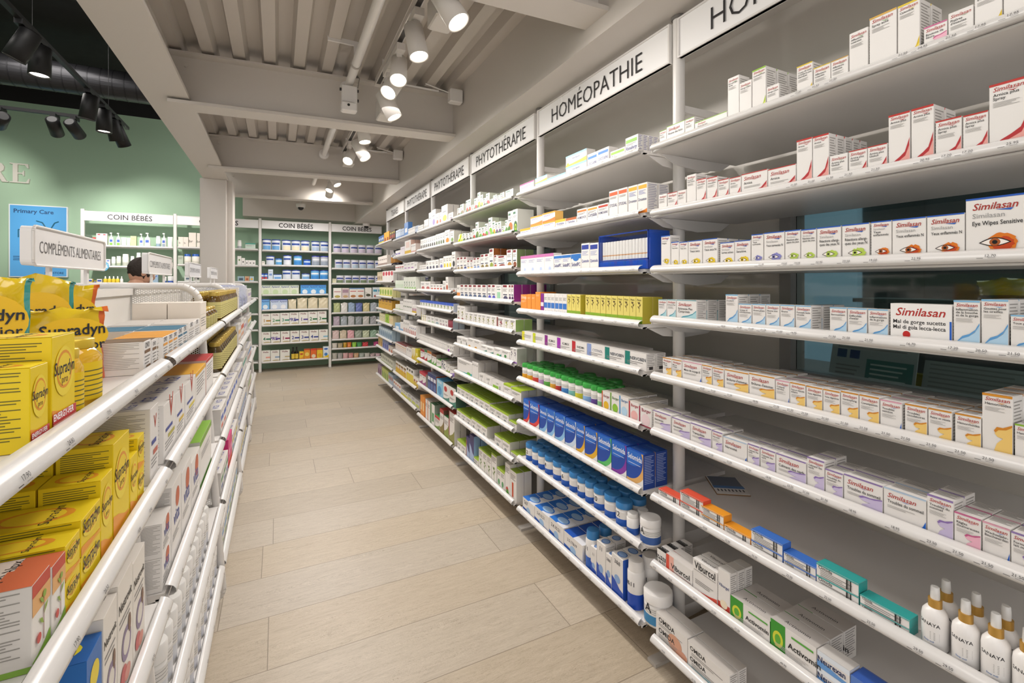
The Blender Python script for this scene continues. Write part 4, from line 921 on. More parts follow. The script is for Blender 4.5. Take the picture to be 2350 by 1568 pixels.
b2(2, D_, 1, '''153 418 1180 4 g:|t,c873ae,.16|f,.72,3,.005,8f97c8|e,b9c7e6,.6,.2,.14,.12 =white_box_with_pink_band
419 555 1172 2 g:|r,2d74c4,0,.8,1,.95|f,.72,3,.005,8f97c8|w,SédatifPC,333d80,.5,.3,.24,c|b,5aa39a,.05 =white_box_with_blue_band
557 637 1160 1 g:|r,2d74c4,0,.72,1,.97|e,2d74c4,.5,.72,.3,.14|w,SédatifPC,333d80,.5,.3,.24,c|b,5aa39a,.05 =box_with_blue_rounded_band
638 704 1078 1 g:|r,2b3f9e,.06,.78,.9,.94|f,.7,4,.005,8f97c8|w,Quietude,5a60a0,.5,.32,.22,c =tall_box_with_navy_bar
706 776 1076 1 g:|r,2b3f9e,.06,.78,.9,.94|f,.7,4,.005,8f97c8|w,Quietude,5a60a0,.5,.32,.22,c =tall_box_with_navy_bar''', desc='white box')
b2(3, E_, 2, '''155 204 90 1 g:f0963c|w,Oméga,fbe9d0,.5,.75,.25,c|f,.6,2,.005,f8d8b0|T,f6ab5c =orange_box
206 238 88 1 g:f0963c|f,.8,2,.005,f8d8b0|T,f6ab5c =orange_box
240 271 88 1 g:f0963c|f,.8,2,.005,f8d8b0|T,f6ab5c =orange_box
272 312 70 1 g:f0963c|f,.85,2,.005,f8d8b0|T,f6ab5c =taller_orange_box
314 338 82 1 g:8a2a8c|r,e9e2ea,0,.35,1,.55|T,d9c9dc =purple_box
340 523 82 6 g:|r,3c78c9,.05,.28,.95,.55|f,.8,3,.005|c,6a8ec0,.5,.12,.12 =white_box_with_blue_label
525 632 90 3 g:e9d977|m,5c4a2c,6a5a2c,.5,.42,.78|b,8cb332,.26|w,Phyto,5a5530,.5,.86,.2,c|R,bcb03c =pale_yellow_herbal_box
670 1130 95 10 g:e9d977|m,5c4a2c,6a5a2c,.5,.42,.78|b,8cb332,.26|w,Phyto,5a5530,.5,.86,.2,c|R,bcb03c =pale_yellow_herbal_box''', name='herbal_tincture_box', desc='yellow box')
b2(4, E_, 3, '''165 250 382 1 g:|l,e3dc2c,.24|f,.7,3,.006|R+|T,d5d1cd =flat_box_with_yellow_end
252 345 397 1 g:|l,cbd42c,.24|f,.7,3,.006|R+|T,d5d1cd =flat_box_with_lime_end
347 443 414 1 g:|l,8d2c8a,.24|w,KLIMAX,3a3a3c,.6,.55,.16,c|f,.4,2,.006|T,d5d1cd =flat_box_with_purple_end
445 563 434 1 g:|l,a02fb0,.24|w,KLIMAX,3a3a3c,.6,.55,.16,c|f,.4,2,.006|T,d5d1cd =flat_box_with_violet_end
565 683 460 1 g:|l,c22f38,.24|w,RHEUMA,3a3a3c,.6,.55,.14,c|f,.4,2,.006|T,d5d1cd =flat_box_with_red_end
685 826 480 1 g:|l,8fa3d6,.24|w,CYSTINOL,8a8f9c,.6,.55,.14,c|f,.4,2,.006|T,d5d1cd =flat_box_with_pale_blue_end
828 985 508 1 g:|l,1f8378,.24|w,NERVOBEN,2c3a4a,.62,.55,.16,c,.015|f,.42,2,.006|T,d5d1cd =flat_box_with_teal_end
988 1157 537 1 g:|l,1f8378,.24|w,NERVOBEN,2c3a4a,.62,.55,.16,c,.015|f,.42,2,.006|T,d5d1cd|R+|bc =flat_box_with_teal_end''', name='tablet_box', desc='flat box')
cl = ['e8a92c', 'e8a92c', 'd84a3c', 'c79ad0', '5fae4c', 'e2a83a', 'c33a34', '4a8cd0', '7fc4c0', 'd9d23a', '8fb8e6', '6a4c9c', '8cc48c']
xs_ = [(153, 190), (192, 230), (232, 279), (284, 318), (321, 370), (374, 418), (421, 456), (459, 516), (519, 568), (571, 625), (626, 698), (701, 747), (750, 802)]
b2(5, E_, 3, '\n'.join(f'{a} {b} {636+int((a-153)*.325)} 1 jar:f0eeea,3fa548,{c},.22 #vitamin_jar/jar =white_jar_with_green_lid' for (a, b), c in zip(xs_, cl)), desc='jar')
b2(5, E_, 3, '''803 868 858 1 g:|l,cf5a2c,.12|c,e8b92a,.55,.32,.32|w,Burger,8a2f2a,.6,.72,.2,c|R+|T,c9c3ba =white_box_with_orange_emblem
870 941 872 1 g:|l,6fae2c,.12|c,8fc43a,.55,.32,.32|w,Burger,4a7a2a,.6,.72,.2,c|R+|T,c9c3ba =white_box_with_green_emblem
943 1016 898 1 g:|l,4a9ad6,.12|c,b9d9ee,.55,.34,.34|w,Burger,4a7ab0,.6,.76,.2,c|R+|T,c9c3ba =white_box_with_blue_emblem
1018 1099 938 1 g:|l,c22f3c,.12|c,f0b8b4,.55,.34,.34|w,Burger,b02f3c,.6,.76,.2,c|R+|T,c9c3ba =white_box_with_red_emblem
1101 1200 978 1 g:|l,9d2346,.10|c,f0d8dc,.55,.36,.34|w,Burger,9d2346,.6,.76,.2,c|b,9d2346,.06|R+|T,c9c3ba =white_box_with_crimson_foot''', name='burgerstein_box'.replace('burgerstein', 'supplement'), desc='box')
SE = 'g:1c4cab|sel,%s|w,Selomida,f4f6fb,.5,.74,.26,c,.015|f,.62,1,.006,cfdcf2|e,e8ecf4,.75,.08,.16,.03|T,2358b8|T+,Selomida,6a8fd6,.18|R,2448a0|R+,a9bce6'
cols_ = ['e2403a', 'e2403a', '8fc4ee', '8fc4ee', '8fc4ee', 'cfe0f2', 'eab52c', 'eab52c', '5fc46a', '8a3aa8', 'e8b46a']
sx = [(177, 225, 920), (227, 302, 940), (307, 366, 978), (368, 428, 1003), (430, 508, 1034), (510, 598, 1075), (600, 668, 1113), (670, 768, 1153), (770, 880, 1197), (883, 1001, 1250), (1003, 1135, 1313)]
b2(6, E_, 2, '\n'.join(f'{a} {b} {c} 1 {SE % q} d.055 =deep_blue_box' for (a, b, c), q in zip(sx, cols_)), name='mineral_salt_box', desc='deep blue box')
jx = [(178, 226, 1265, '2'), (227, 275, 1296, ''), (276, 324, 1330, ''), (325, 386, 1362, '4'), (387, 455, 1404, '')]
b2(7, E_, 2, '\n'.join(f'{a} {b} {c} 1 jar:eceae8,3f86c4,2a62c0,.24,ece9e6,x|{t} #salt_jar/jar =white_jar_with_blue_lid' for a, b, c, t in jx), desc='white jar with blue lid')
jx = [(457, 518, 52, '6'), (520, 584, 98, ''), (586, 648, 138, '8'), (650, 709, 176, ''), (711, 792, 218, '10'), (794, 882, 270, ''), (885, 975, 330, '12')]
b2(7, G_, 2, '\n'.join(f'{a} {b} {c} 1 jar:eceae8,3f86c4,2a62c0,.24,ece9e6,x|{t} #salt_jar/jar =white_jar_with_blue_lid' for a, b, c, t in jx), desc='white jar with blue lid')
b2(7, G_, 2, '''980 1048 428 1 stick:efedeb,e9e7e4,2f62b8 #roll_on_stick/stick =small_white_stick_with_blue_foot
1072 1190 455 1 jar:efedeb,f1efed,3a62a8,.28,ecebe8|A r1 #cream_jar/jar =white_jar_with_white_lid''', desc='white jar')
b2(8, G_, 1, '''170 262 312 1 g:|w,5&7,3a3a44,.3,.6,.22,c|k,2a62c0,.14|e,9fc3ea,.5,.3,.16,.2|T,e4e6ec|T,2a74d0,1,.5|Te,2a74d0,9fc3ea|R+ r3 d.075 =flat_blue_white_box
265 380 382 1 g:|w,2.4.10.21,3a3a44,.45,.6,.16,c|k,2a62c0,.14|e,9fc3ea,.5,.3,.16,.2|T,e4e6ec|T,2a74d0,1,.5|Te,2a74d0,9fc3ea|R+ r3 d.075 =flat_blue_white_box
382 497 472 1 g:|w,2.4.10.21,3a3a44,.45,.6,.16,c|k,2a62c0,.14|e,9fc3ea,.5,.3,.16,.2|T,e4e6ec|T,2a74d0,1,.5|Te,2a74d0,9fc3ea|R+ r3 d.075 =flat_blue_white_box
500 648 582 1 g:|w,2.5.17&19,3a3a44,.45,.6,.14,c|k,2a62c0,.14|e,9fc3ea,.5,.3,.16,.2|T,e4e6ec|T,2257b8,1,.5|R+ r3 d.075 =flat_blue_white_box
652 722 560 1 stick:eceae8,3f86c4,2a62c0|11 r2 #spray_can/spray_bottle =white_bottle_with_blue_cap
712 758 702 1 g:|w,11,3a3a44,.5,.7,.3,c|k,2450b8,.2|e,8fb0e0,.5,.34,.26,.1|Te,3f6fb8,8fb0e0|R+ =slim_blue_white_box
762 832 656 1 g:|w,11,3a3a44,.5,.8,.3,c|k,2450b8,.2|e,8fb0e0,.5,.34,.26,.1|Te,3f6fb8,8fb0e0|R+ r2 d.05 =tall_blue_white_box
834 880 758 1 g:|w,3&8,3a3a44,.5,.8,.34,c|k,2450b8,.2|e,8fb0e0,.5,.44,.3,.1|Te,3f6fb8,8fb0e0|R+ =tall_blue_white_box
881 972 755 1 g:|w,3&8,3a3a44,.5,.8,.24,c|k,2450b8,.2|e,8fb0e0,.5,.44,.26,.1|Te,3f6fb8,8fb0e0|R,2f5fc0 r2 d.05 =tall_blue_white_box
978 1072 795 1 stick:eceae8,efedeb,2450b8|8&11 r2 #spray_can/spray_bottle =white_aerosol_with_blue_foot
1072 1270 1005 1 jar:efedeb,f1efed,3f8cc0,.30,ecebe8|A r1 #cream_jar/jar =big_white_cream_jar''', name='salt_box', desc='box')
# blue dispenser full of white tubes on the third shelf of the second bay
X = XR+.012; ya, yb = ymap(1150+.287*782, X), ymap(1150+.287*1178, X); wd = ya-yb; z0 = H+SH[2][2]+.0165
hgt = zmap(250+.287*1020, X, ya)-z0
dp = thing('tube_dispenser', 'transparent blue tray dispenser holding white tubes on third shelf, second right bay', 'dispenser', (X, (ya+yb)/2, z0), -pi/2)
BL = mat('2f5fd0', .1, alpha=.55); w2 = wd/2
MB().box(-w2, 0, 0, w2, .10, .003, BL).box(-w2, .097, .003, w2, .10, hgt, BL).box(w2-.003, 0, .003, w2, .097, hgt, BL).box(-w2, 0, .003, -w2+.003, .097, hgt, BL).box(-w2+.003, 0, .003, w2-.003, .003, .035, BL).obj('tray', dp)
fr = MB(); BD = mat('1f3f9c', .3)
for z in (.035, hgt-.004): fr.box(-w2, -.001, z, w2, .002, z+.004, BD)
for x in (-w2, w2-.004): fr.box(x, -.001, 0, x+.004, .002, hgt, BD)
fr.obj('tray_rim', dp)
for i in range(15):
    x = -w2+.008+(wd-.016)*(i+.5)/15; q = (wd-.016)/15*.44
    t = thing('granule_tube', 'slim white granule tube, %s from left in blue dispenser' % ordn(i), 'tube', (X+.016, (ya+yb)/2-x, z0+.0035), -pi/2, 'granule tubes in the blue dispenser')
    MB().ring([(q, .030), (q, hgt*.78)], mat('efeeec', .35), 10).ring([(q*1.01, .052), (q*1.01, .056)], mat('d9a878', .4), 10, cap=False).obj('tube_body', t)
    MB().ring([(q, 0), (q, .0295)], mat(('2f6fe0', '2f6fe0', '3a9a5a', '2f6fe0', 'c9602c')[i % 5], .3), 10).obj('cap', t)
# ---------------------------------------------------------------- right wall, bays three to six
LC[0] = '65625f'
P_ = (850, 430, .17219); Q_ = (850, 650, .17021); R3 = (850, 850, .22321)
def bay(kk, i, crop, rows, data, name, cat, desc): fill('R', kk, i, SH[kk][i], crop, rows, data, name, cat, bn=BN[kk], desc=desc)
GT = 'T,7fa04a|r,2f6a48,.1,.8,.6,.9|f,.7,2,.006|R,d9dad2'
fr_ = lambda c, c2='3f7a3a': f'g:|{GT}|e,{c},.6,.26,.42,.22|e,{c2},.3,.18,.28,.14|r,3a3a3c,.15,.55,.7,.58'
bay(3, 0, P_, 2, f'''1155 1190 285 1 {fr_('6a5a48')}
1192 1240 235 1 {fr_('8a7a5a')}
1243 1265 312 1 {fr_('5a5a5a')}
1268 1335 180 2 {fr_('c2452f')} =fruit_picture_box_with_red_berries
1340 1375 240 1 {fr_('d8603a')}
1378 1420 155 1 {fr_('c23a3a')}
1422 1462 75 1 {fr_('e8c82f')} =tall_box_with_yellow_fruit
1464 1496 105 1 {fr_('e8c82f')}
1498 1535 150 1 {fr_('4a3a3a')}
1537 1586 88 1 {fr_('b8352f')} =tall_box_with_red_berries
1590 1628 160 1 {fr_('5a7ab8')}
1630 1682 112 2 {fr_('7a4a8a')}
1686 1724 112 1 {fr_('4a4a4a')}
1727 1782 80 1 {fr_('8a8a6a')} r3
1797 1900 52 1 g:|T,3c6a44|r,2f6a48,.1,.8,.6,.9|f,.7,3,.006|R,b9bab2 r3 d.05''', 'herbal_box', 'herbal box', 'small white herbal box')
bay(3, 1, P_, 2, f'''1152 1220 628 2 pouch:c4d626,9ab81f,c4d626 =lime_green_sachet #sachet/sachet
1225 1266 618 1 {fr_('5a6a3a')}
1268 1350 618 2 {fr_('4a4a4a')}
1355 1395 556 1 {fr_('c23a2f')}
1398 1440 470 1 {fr_('6a8a3a', '2f5a2a')} r3 =tall_white_box_with_green_plant
1443 1480 540 1 {fr_('6fae3a')}
1483 1520 532 1 {fr_('c8402f')}
1522 1562 487 1 {fr_('5fae3a', 'c23a2f')}
1567 1620 412 1 {fr_('7fbf3a', 'e09ab0')} r3 =tall_white_box_with_green_leaf
1623 1661 456 1 {fr_('d8a030', '5fae3a')}
1663 1737 470 2 {fr_('6a4a7a')}
1745 1790 520 1 {fr_('8fae3a')}
1792 1826 440 1 {fr_('5a8a3a')}
1828 1890 326 1 {fr_('b86a2f', '4a7a2a')} =tall_white_box_with_mango
1892 1957 302 1 g:|{GT}|e,2f5a2a,.6,.24,.36,.24|e,b8d83a,.62,.2,.2,.15|e,2f5a2a,.62,.2,.1,.08|b,3f8a3a,.05 r2 d.1 =tall_white_box_with_green_slices''', 'plant_box', 'herbal box', 'white herbal box')
rd = 'g:|r,7f1f28,.12,.84,.75,.97|f,.72,3,.006|r,3a3f5a,.15,.36,.8,.42|e,%s,.55,.17,.36,.15|%s'
bay(3, 2, P_, 2, f'''1148 1236 937 2 {rd % ('9a8a6a', 'T,7f1f28')}
1240 1282 930 1 {rd % ('3a4a8a', 'T,5a1f24')}
1285 1366 975 2 {rd % ('d8b02f', 'T,7f1f28')}
1370 1456 942 2 {rd % ('6a8ac0', 'T,7f1f28')}
1462 1576 897 2 {rd % ('8a7a4a', 'T,7f1f28')}
1580 1640 822 1 {rd % ('8a9a3a', 'R,a0602c')} r3 =tall_box_with_brown_side
1645 1686 906 1 {rd % ('b84a2f', 'T,7f1f28')}
1690 1808 917 1 {rd % ('8a3a2f', 'T,7f1f28')}
1812 1886 836 1 {rd % ('a8783a', 'R,7a8a5c')}
1890 1950 832 1 {rd % ('8a4a2f', 'R,76865a')} r3 d.05 =tall_box_with_olive_side''', 'red_tab_box', 'supplement box', 'white box with dark red tab')
bay(3, 3, P_, 1, f'''1150 1192 1302 1 g:|b,e08a3a,.4|f,.8,3,.006 =box_with_orange_foot
1195 1548 1297 6 {rd % ('5a6a8a', 'T,d9d5d0')}
1560 1667 1297 2 {rd % ('5a5ac0', 'L,2a2a6a')}
1670 1745 1302 1 g:|r,9fcfae,.2,0,.8,.55|r,4a6a5a,.2,.7,.8,.74|f,.9,2,.006 =box_with_mint_panel
1755 1836 1297 1 {rd % ('4a4a6a', 'T,d9d5d0')}
1838 1906 1297 2 {rd % ('4a2a5a', 'R,8a2c86')} r4 d.05 =narrow_box_with_purple_side''', 'capsule_box', 'supplement box', 'white box with dark red tab')
pl = 'g:|f,.85,2,.006|m,8a8a3a,%s,.4,.15,.6|e,%s,.45,.12,.25,.1'
bay(3, 4, Q_, 2, f'''1168 1215 300 1 {pl % ('3a2a2a', 'a05a5a')}
1217 1272 308 1 {pl % ('3a2a2a', 'a05a5a')}
1275 1322 390 1 {pl % ('5a7a4a', '8a5a5a')}
1325 1386 396 1 {pl % ('5a3a4a', '9a4a5a')}
1395 1556 404 3 {pl % ('4a6a2a', 'c8b83a')}
1560 1696 430 2 {pl % ('4a6a2a', '7a9a4a')}
1700 1797 456 1 g:|l,8a4a48,.2|m,9a4a5a,5a3a3a,.6,.15,.6|f,.85,2,.006|e,a05a5a,.6,.12,.2,.1 =white_box_with_maroon_edge
1802 1956 472 2 g:|m,a8a84a,7a9a3a,.4,.12,.65|f,.85,2,.006|e,a8b04a,.4,.12,.25,.1|R,8fae62 =white_box_with_green_side r2 d.05''', 'herb_tablet_box', 'herbal box', 'white box with conifer picture')
bay(3, 5, Q_, 2, f'''1165 1306 712 2 g:|f,.75,2,.006|r,2a3a2a,.78,.08,.88,.55|s,7fb86a,.12 =white_box_with_dark_bottle_picture
1310 1480 738 2 g:|f,.85,2,.006|e,e0a43a,.3,.2,.18,.14|s,4a8a5a,.06 =white_box_with_amber_drop
1482 1655 828 2 g:|f,.8,2,.006|s,3f8a7a,.22|k,f2efec,.18 =white_box_with_teal_zigzag
1658 1762 862 1 g:|f,.8,2,.006|s,3f9a8a,.2|e,7fb85a,.6,.3,.2,.12 =white_box_with_teal_zigzag
1765 1872 892 1 g:|f,.8,2,.006|e,3f8a4a,.5,.4,.14,.16|b,9a6ac0,.16 =white_box_with_violet_foot
1880 1972 862 2 g:|m,4a3a5a,3a3a4a,.5,.3,.7|b,9a6ac0,.1|f,.9,2,.006|R,b9bab2 r3 d.06 =tall_slim_box_with_violet_foot''', 'tincture_box', 'herbal box', 'white box')
bay(3, 6, Q_, 2, f'''1170 1366 1002 1 g:|f,.85,3,.007|s,4ab8c0,.12|e,6fc24a,.8,.2,.12,.1 =wide_box_with_turquoise_splash
1368 1452 1052 3 g:|f,.85,2,.006|R,cfcbc6|b,8fc85a,.1 r3 =slim_pale_box
1455 1537 1205 1 g:|w,LUVIT,4a4a4c,.5,.62,.2,c|r,4a4a4c,.5,.15,.54,.5|T,cac6c1
1540 1632 1245 1 g:|w,LUVIT,4a4a4c,.5,.62,.2,c|r,4a4a4c,.5,.15,.54,.5|T,cac6c1
1635 1790 1292 1 g:|w,Luvos,4a4a4c,.5,.7,.14,c|r,8fc43a,.1,.2,.6,.5|r,3a3a3c,.7,.15,.75,.6|T,cac6c1 =white_box_with_green_block
1795 1892 1345 1 g:|t,a9c82f,.16|f,.6,2,.007|T,a9c436 =white_box_with_lime_top
1895 2030 1402 1 g:|t,a9c82f,.16|f,.6,2,.007|T,a9c436|R,d5d5cc r3 =white_box_with_lime_top''', 'plaster_box', 'herbal box', 'white flat box')
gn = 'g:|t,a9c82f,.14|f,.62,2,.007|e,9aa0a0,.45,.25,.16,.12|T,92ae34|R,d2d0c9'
bay(3, 7, R3, 3, f'''888 1020 150 3 {gn}
1024 1225 225 4 {gn}
1228 1418 352 3 {gn}
1422 1500 512 1 {gn} h.035''', 'tea_box', 'tea box', 'white tea box with lime top')
bay(3, 8, R3, 3, f'''885 1035 392 3 {gn}
1038 1196 478 3 {gn}
1275 1352 645 1 {gn} r2 d.06 =taller_tea_box_with_lime_top
1354 1432 692 1 {gn} r3 d.06 =taller_tea_box_with_lime_top
1440 1520 812 1 {gn} h.035 =low_tea_box_with_lime_top''', 'tea_box', 'tea box', 'white tea box with lime top')
bay(3, 9, R3, 2, f'''892 980 702 2 {gn}
983 1016 672 1 g:3a3470|k,a8bce0,.3|r,c8603a,.0,0,.12,.8|T,3a3470|R,8fb0d8 =navy_and_pale_blue_box
1018 1062 652 1 g:3a3470|k,a8bce0,.3|T,3a3470|R,8fb0d8 =navy_and_pale_blue_box
1045 1108 858 1 {gn} h.05 =low_tea_box_with_lime_top
1112 1240 788 3 g:|t,a9c82f,.06|f,.85,4,.008|m,6a8a3a,8fae3a,.5,.1,.5|T,92ae34|R,d2d0c9 =tall_white_box_with_lime_top
1242 1296 842 1 g:|t,a9c82f,.06|f,.85,4,.008|m,6a8a3a,8fae3a,.5,.1,.5|T,92ae34|R,d2d0c9 =tall_white_box_with_lime_top
1300 1378 990 2 g:|t,a9c82f,.1|f,.8,3,.008|e,4a9a5a,.5,.3,.25,.15|T,92ae34 =short_box_with_green_figure
1382 1430 942 1 g:|f,.85,4,.008|e,c23a2f,.45,.16,.28,.10|e,5a9a3a,.5,.1,.3,.08|T,d9d5d0 =tall_box_with_red_berries
1433 1500 1012 1 g:|f,.85,4,.008|r,c8502f,.3,.1,.55,.6|T,92ae34|R,dcd9d4 r3 =tall_box_with_red_stripe''', 'bottom_tea_box', 'tea box', 'tea box')
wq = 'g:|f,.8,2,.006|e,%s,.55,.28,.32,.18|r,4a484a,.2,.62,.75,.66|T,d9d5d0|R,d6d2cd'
bay(4, 0, P_, 1, f'''632 700 520 4 {wq % '8a8a8a'}
712 768 442 4 {wq % '9a9a9a'} =very_slim_white_box
775 812 346 1 {wq % 'c9c5c0'} =tall_plain_white_box
815 866 310 1 {wq % '8a7ab0'} r2 =tall_plain_white_box
868 911 356 1 {wq % 'c2603a'}
913 943 340 1 {wq % 'b8502f'}
945 1027 258 1 {wq % 'd8c23a'} r2 =tall_white_box_with_yellow_pear
1035 1100 352 1 {wq % '9a8a9a'} r2''', 'extract_box', 'supplement box', 'small white box')
bay(4, 1, P_, 2, f'''665 866 700 8 {wq % '4a4a4a'}
868 986 632 4 {wq % '5a6a4a'}
990 1056 580 1 {wq % 'd8882f'} =tall_white_box_with_orange_fruit
1060 1110 590 1 {wq % '7a9a5a'} r3 d.06 =tall_white_box_with_sprig''', 'extract_box', 'supplement box', 'white box with dark squiggle')
bay(4, 2, P_, 2, f'''650 736 1042 4 {wq % '7a7a7a'}
738 906 985 4 {wq % '5a5a6a'}
918 966 950 1 {wq % '7a7ab8'}
970 1080 922 3 {wq % 'd8c83a'} =tall_white_box_with_yellow_pear
1082 1130 862 1 {wq % '3a3a3a'} r4 d.05 =tallest_white_box_with_dark_leaf''', 'extract_box', 'supplement box', 'white box with small print')
bay(4, 3, P_, 2, f'''665 796 1256 2 {wq % 'b86a6a'}
800 960 1290 4 {wq % 'c24a3a'}
962 1000 1246 1 {wq % '8a8a8a'}
1002 1036 1195 1 {wq % 'b8502f'} r4 d.05 =tall_slim_white_box
1038 1138 1342 2 {wq % 'b8602f'}''', 'drops_box', 'supplement box', 'white box with small berry')
bay(4, 4, Q_, 1, f'''668 1118 226 11 g:|t,3c5fc4,.3|m,7a9a3a,5a7a3a,.5,.08,.5|f,.6,1,.006|T,3c5fc4|R,b9c0cc''', 'blue_top_box', 'supplement box', 'white box with royal blue top')
bay(4, 5, Q_, 2, f'''685 762 420 3 g:|l,d8c83a,.2|f,.8,2,.006|T,c9c5c0 =white_box_with_yellow_edge
765 862 436 2 {wq % 'b8c8b0'}
865 926 456 1 {wq % '9ab0b8'}
928 1042 472 3 {wq % 'b8a0a8'}
1046 1108 497 1 g:8a2038|f,.8,3,.006,b86a7a|T,7a2030|R,8f98a0 r2 =crimson_box''', 'wellness_box', 'supplement box', 'pale white box')
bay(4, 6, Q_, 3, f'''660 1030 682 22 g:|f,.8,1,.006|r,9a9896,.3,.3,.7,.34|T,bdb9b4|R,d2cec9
1034 1070 818 1 {wq % '9a3ab0'}
1072 1118 835 2 {wq % 'a9a6a3'}''', 'granule_box', 'remedy box', 'very slim white box')
mx = lambda c, c2, t='T,d0ccc7': f'g:|t,{c},.2|s,{c2},.2|f,.7,2,.006|{t}|R,b0a89c'
bay(4, 7, Q_, 2, f'''672 725 880 1 {mx('b8304a', 'b8304a')} =white_box_with_crimson_bands
728 762 892 1 {mx('3a8a4a', 'c23a2f')} =box_with_green_and_red_bands
765 822 902 1 {mx('e0883a', '5a9a4a')} =box_with_orange_and_green_bands
825 886 942 2 {mx('8a5a3a', '6ab04a', 'T,6a4a3a')} =box_with_brown_and_green_bands
889 950 1022 1 {mx('e8e4df', '5aae4a', 'T,5aae4a')} =box_with_green_wave
952 1012 1032 1 g:|w,Rc,2a3a5a,.5,.3,.6,c|f,.9,1,.006|T,b5b1ac =white_box_lettered_Rc
1014 1066 1078 2 {mx('d9d5d0', '8fae3a')}
1068 1130 1115 1 {mx('d9d5d0', '9a7ac8')} =white_box_with_lilac_wave''', 'mixed_box', 'supplement box', 'white box with olive wave')
bay(4, 8, Q_, 2, f'''660 746 1182 2 {mx('c23a4a', 'a04a8a', 'T,b8304a')} =white_box_with_red_lid_panel
770 884 1198 3 g:2c3f7a|r,5a70a8,.1,.1,.9,.45|r,dfe3ee,.1,.6,.9,.8|T,8f98b4|R,c8602f =navy_box_with_picture_panel
890 975 1280 1 g:8fcbe6|e,4a9ad0,.5,.4,.3,.25|w,Norsan,ffffff,.5,.8,.16,c|T,4a9ac8 =sky_blue_box
980 1150 1335 2 g:|e,c23a3a,.4,.7,.25,.15|s,4a8a7a,.15|f,.4,2,.007|T,4a5a4a|R,4f6f68 =white_box_with_red_fruit d.08''', 'large_supplement_box', 'supplement box', 'large box')
bay(4, 9, R3, 2, f'''512 556 252 2 g:e8902f|r,f8d8a0,.2,.3,.8,.7|T,e8a04a =orange_tea_box
560 612 288 2 g:|l,e0703a,.2|f,.8,4,.008|R,b8a898|T,b0aca6 =white_box_with_orange_edge
616 658 332 1 g:|l,3f8a4a,.25|r,4a9a5a,.4,.2,.8,.6|T,3f6a4a|R,9aa89a =green_and_white_box
662 710 452 1 g:|t,c23a3a,.2|s,7a9a4a,.2|f,.7,3,.008|T,4a8a4a =white_box_with_red_top
713 752 388 1 g:|t,b8302f,.15|s,8a7a3a,.25|f,.7,3,.008|T,a83028|R,7a5a4a =tall_box_with_red_top
755 802 462 1 g:|s,8a9a3a,.3|f,.8,4,.008|T,3f7a4a|R,b8b0a8 =tall_box_with_olive_wave
805 862 412 1 g:|l,a82f2f,.12|s,8a8a3a,.2|f,.8,4,.008|T,a82f28|R,d0ccc6 =tall_box_with_red_spine''', 'herbal_tea_box', 'tea box', 'tea box')
col = lambda *c: [f'g:{c_}' for c_ in c]
bay(5, 0, P_, 1, '''335 400 582 3 g:c9d6e8|b,7a9ac8,.3|f,.8,2,.007
402 446 562 2 g:b8c8e0|b,5a7ab8,.3|f,.8,2,.007
450 500 482 1 g:5a8fd6|r,f0f2f6,.2,.3,.8,.6 =tall_bright_blue_box
500 592 556 5 g:|f,.8,2,.007|r,8a8a9a,.2,.2,.8,.3
595 640 520 1 g:b8c6dc|f,.8,3,.007''', 'vitamin_box', 'supplement box', 'pale blue and white box')
bay(5, 1, P_, 2, '''332 396 852 2 g:|r,7a6ab8,.1,.4,.9,.6|b,7a7ac8,.15 =white_box_with_violet_band
400 452 800 3 g:e9e2ea|f,.8,2,.007
455 536 722 1 g:|b,e0b83a,.3|r,e8d0c8,.2,.5,.8,.9|R,ddb8a8|T,e0c0b0 r2 =big_box_with_peach_side
540 600 762 3 g:|b,d8a8a0,.3|f,.8,2,.007|R,d8c8c0''', 'vitamin_box', 'supplement box', 'white and pink box')
bay(5, 2, P_, 2, '''330 442 1042 4 g:|r,c8404a,.1,.6,.9,.72|b,7a8ab8,.2|f,.5,2,.007
445 582 1012 3 g:|r,a04ab0,.2,.3,.8,.4|f,.8,2,.007
585 620 1012 1 g:|f,.8,3,.007|R,d6d2cc''', 'pharmacy_box', 'supplement box', 'white box with red lettering')
bay(5, 3, P_, 2, '''330 440 1242 6 g:e6eede|m,8fc86a,5a8a4a,.5,.05,.5
442 600 1200 5 g:e9ece0|s,8fce5a,.12|m,6a8a6a,4a5a4a,.5,.1,.6''', 'green_herb_box', 'herbal box', 'white box with green sprig')
bay(5, 4, Q_, 2, '''335 392 282 3 g:f0eee0|s,9ab86a,.2
395 436 242 2 g:|f,.8,2,.007|b,b8c8a8,.2
440 556 216 5 g:|f,.85,2,.007|r,6a7a6a,.2,.4,.8,.5
560 620 292 4 g:|b,d8b83a,.35|e,a04a7a,.5,.5,.3,.2''', 'herb_mix_box', 'herbal box', 'white herbal box')
bay(5, 5, Q_, 2, '''330 396 532 1 g:8fbfe8|r,f0f4f8,.2,.2,.8,.6|T,a8cdec =light_blue_box
400 440 522 1 g:|b,8ab0d8,.3
442 520 492 3 g:|f,.8,3,.007|r,a8402f,.35,.05,.65,.4
520 612 562 4 g:|r,c23a2f,.3,.05,.7,.5|r,2f4a9a,.3,.7,.7,.8''', 'throat_box', 'supplement box', 'white box with red bottle')
bay(5, 6, Q_, 2, '''335 482 792 8 g:|m,e08a3a,c87a2f,.5,.1,.6|r,e0a04a,.2,.75,.8,.85|T,8a4a4a
485 552 852 2 g:|f,.8,3,.007|T,9a8a7a
555 600 872 2 g:e8e0c0|s,d8b82f,.3
602 640 882 1 g:e0cc2f|r,f0e8a0,.2,.5,.8,.7|T,c8c82f|R,c8b82f =yellow_box''', 'amber_print_box', 'supplement box', 'white box with amber print')
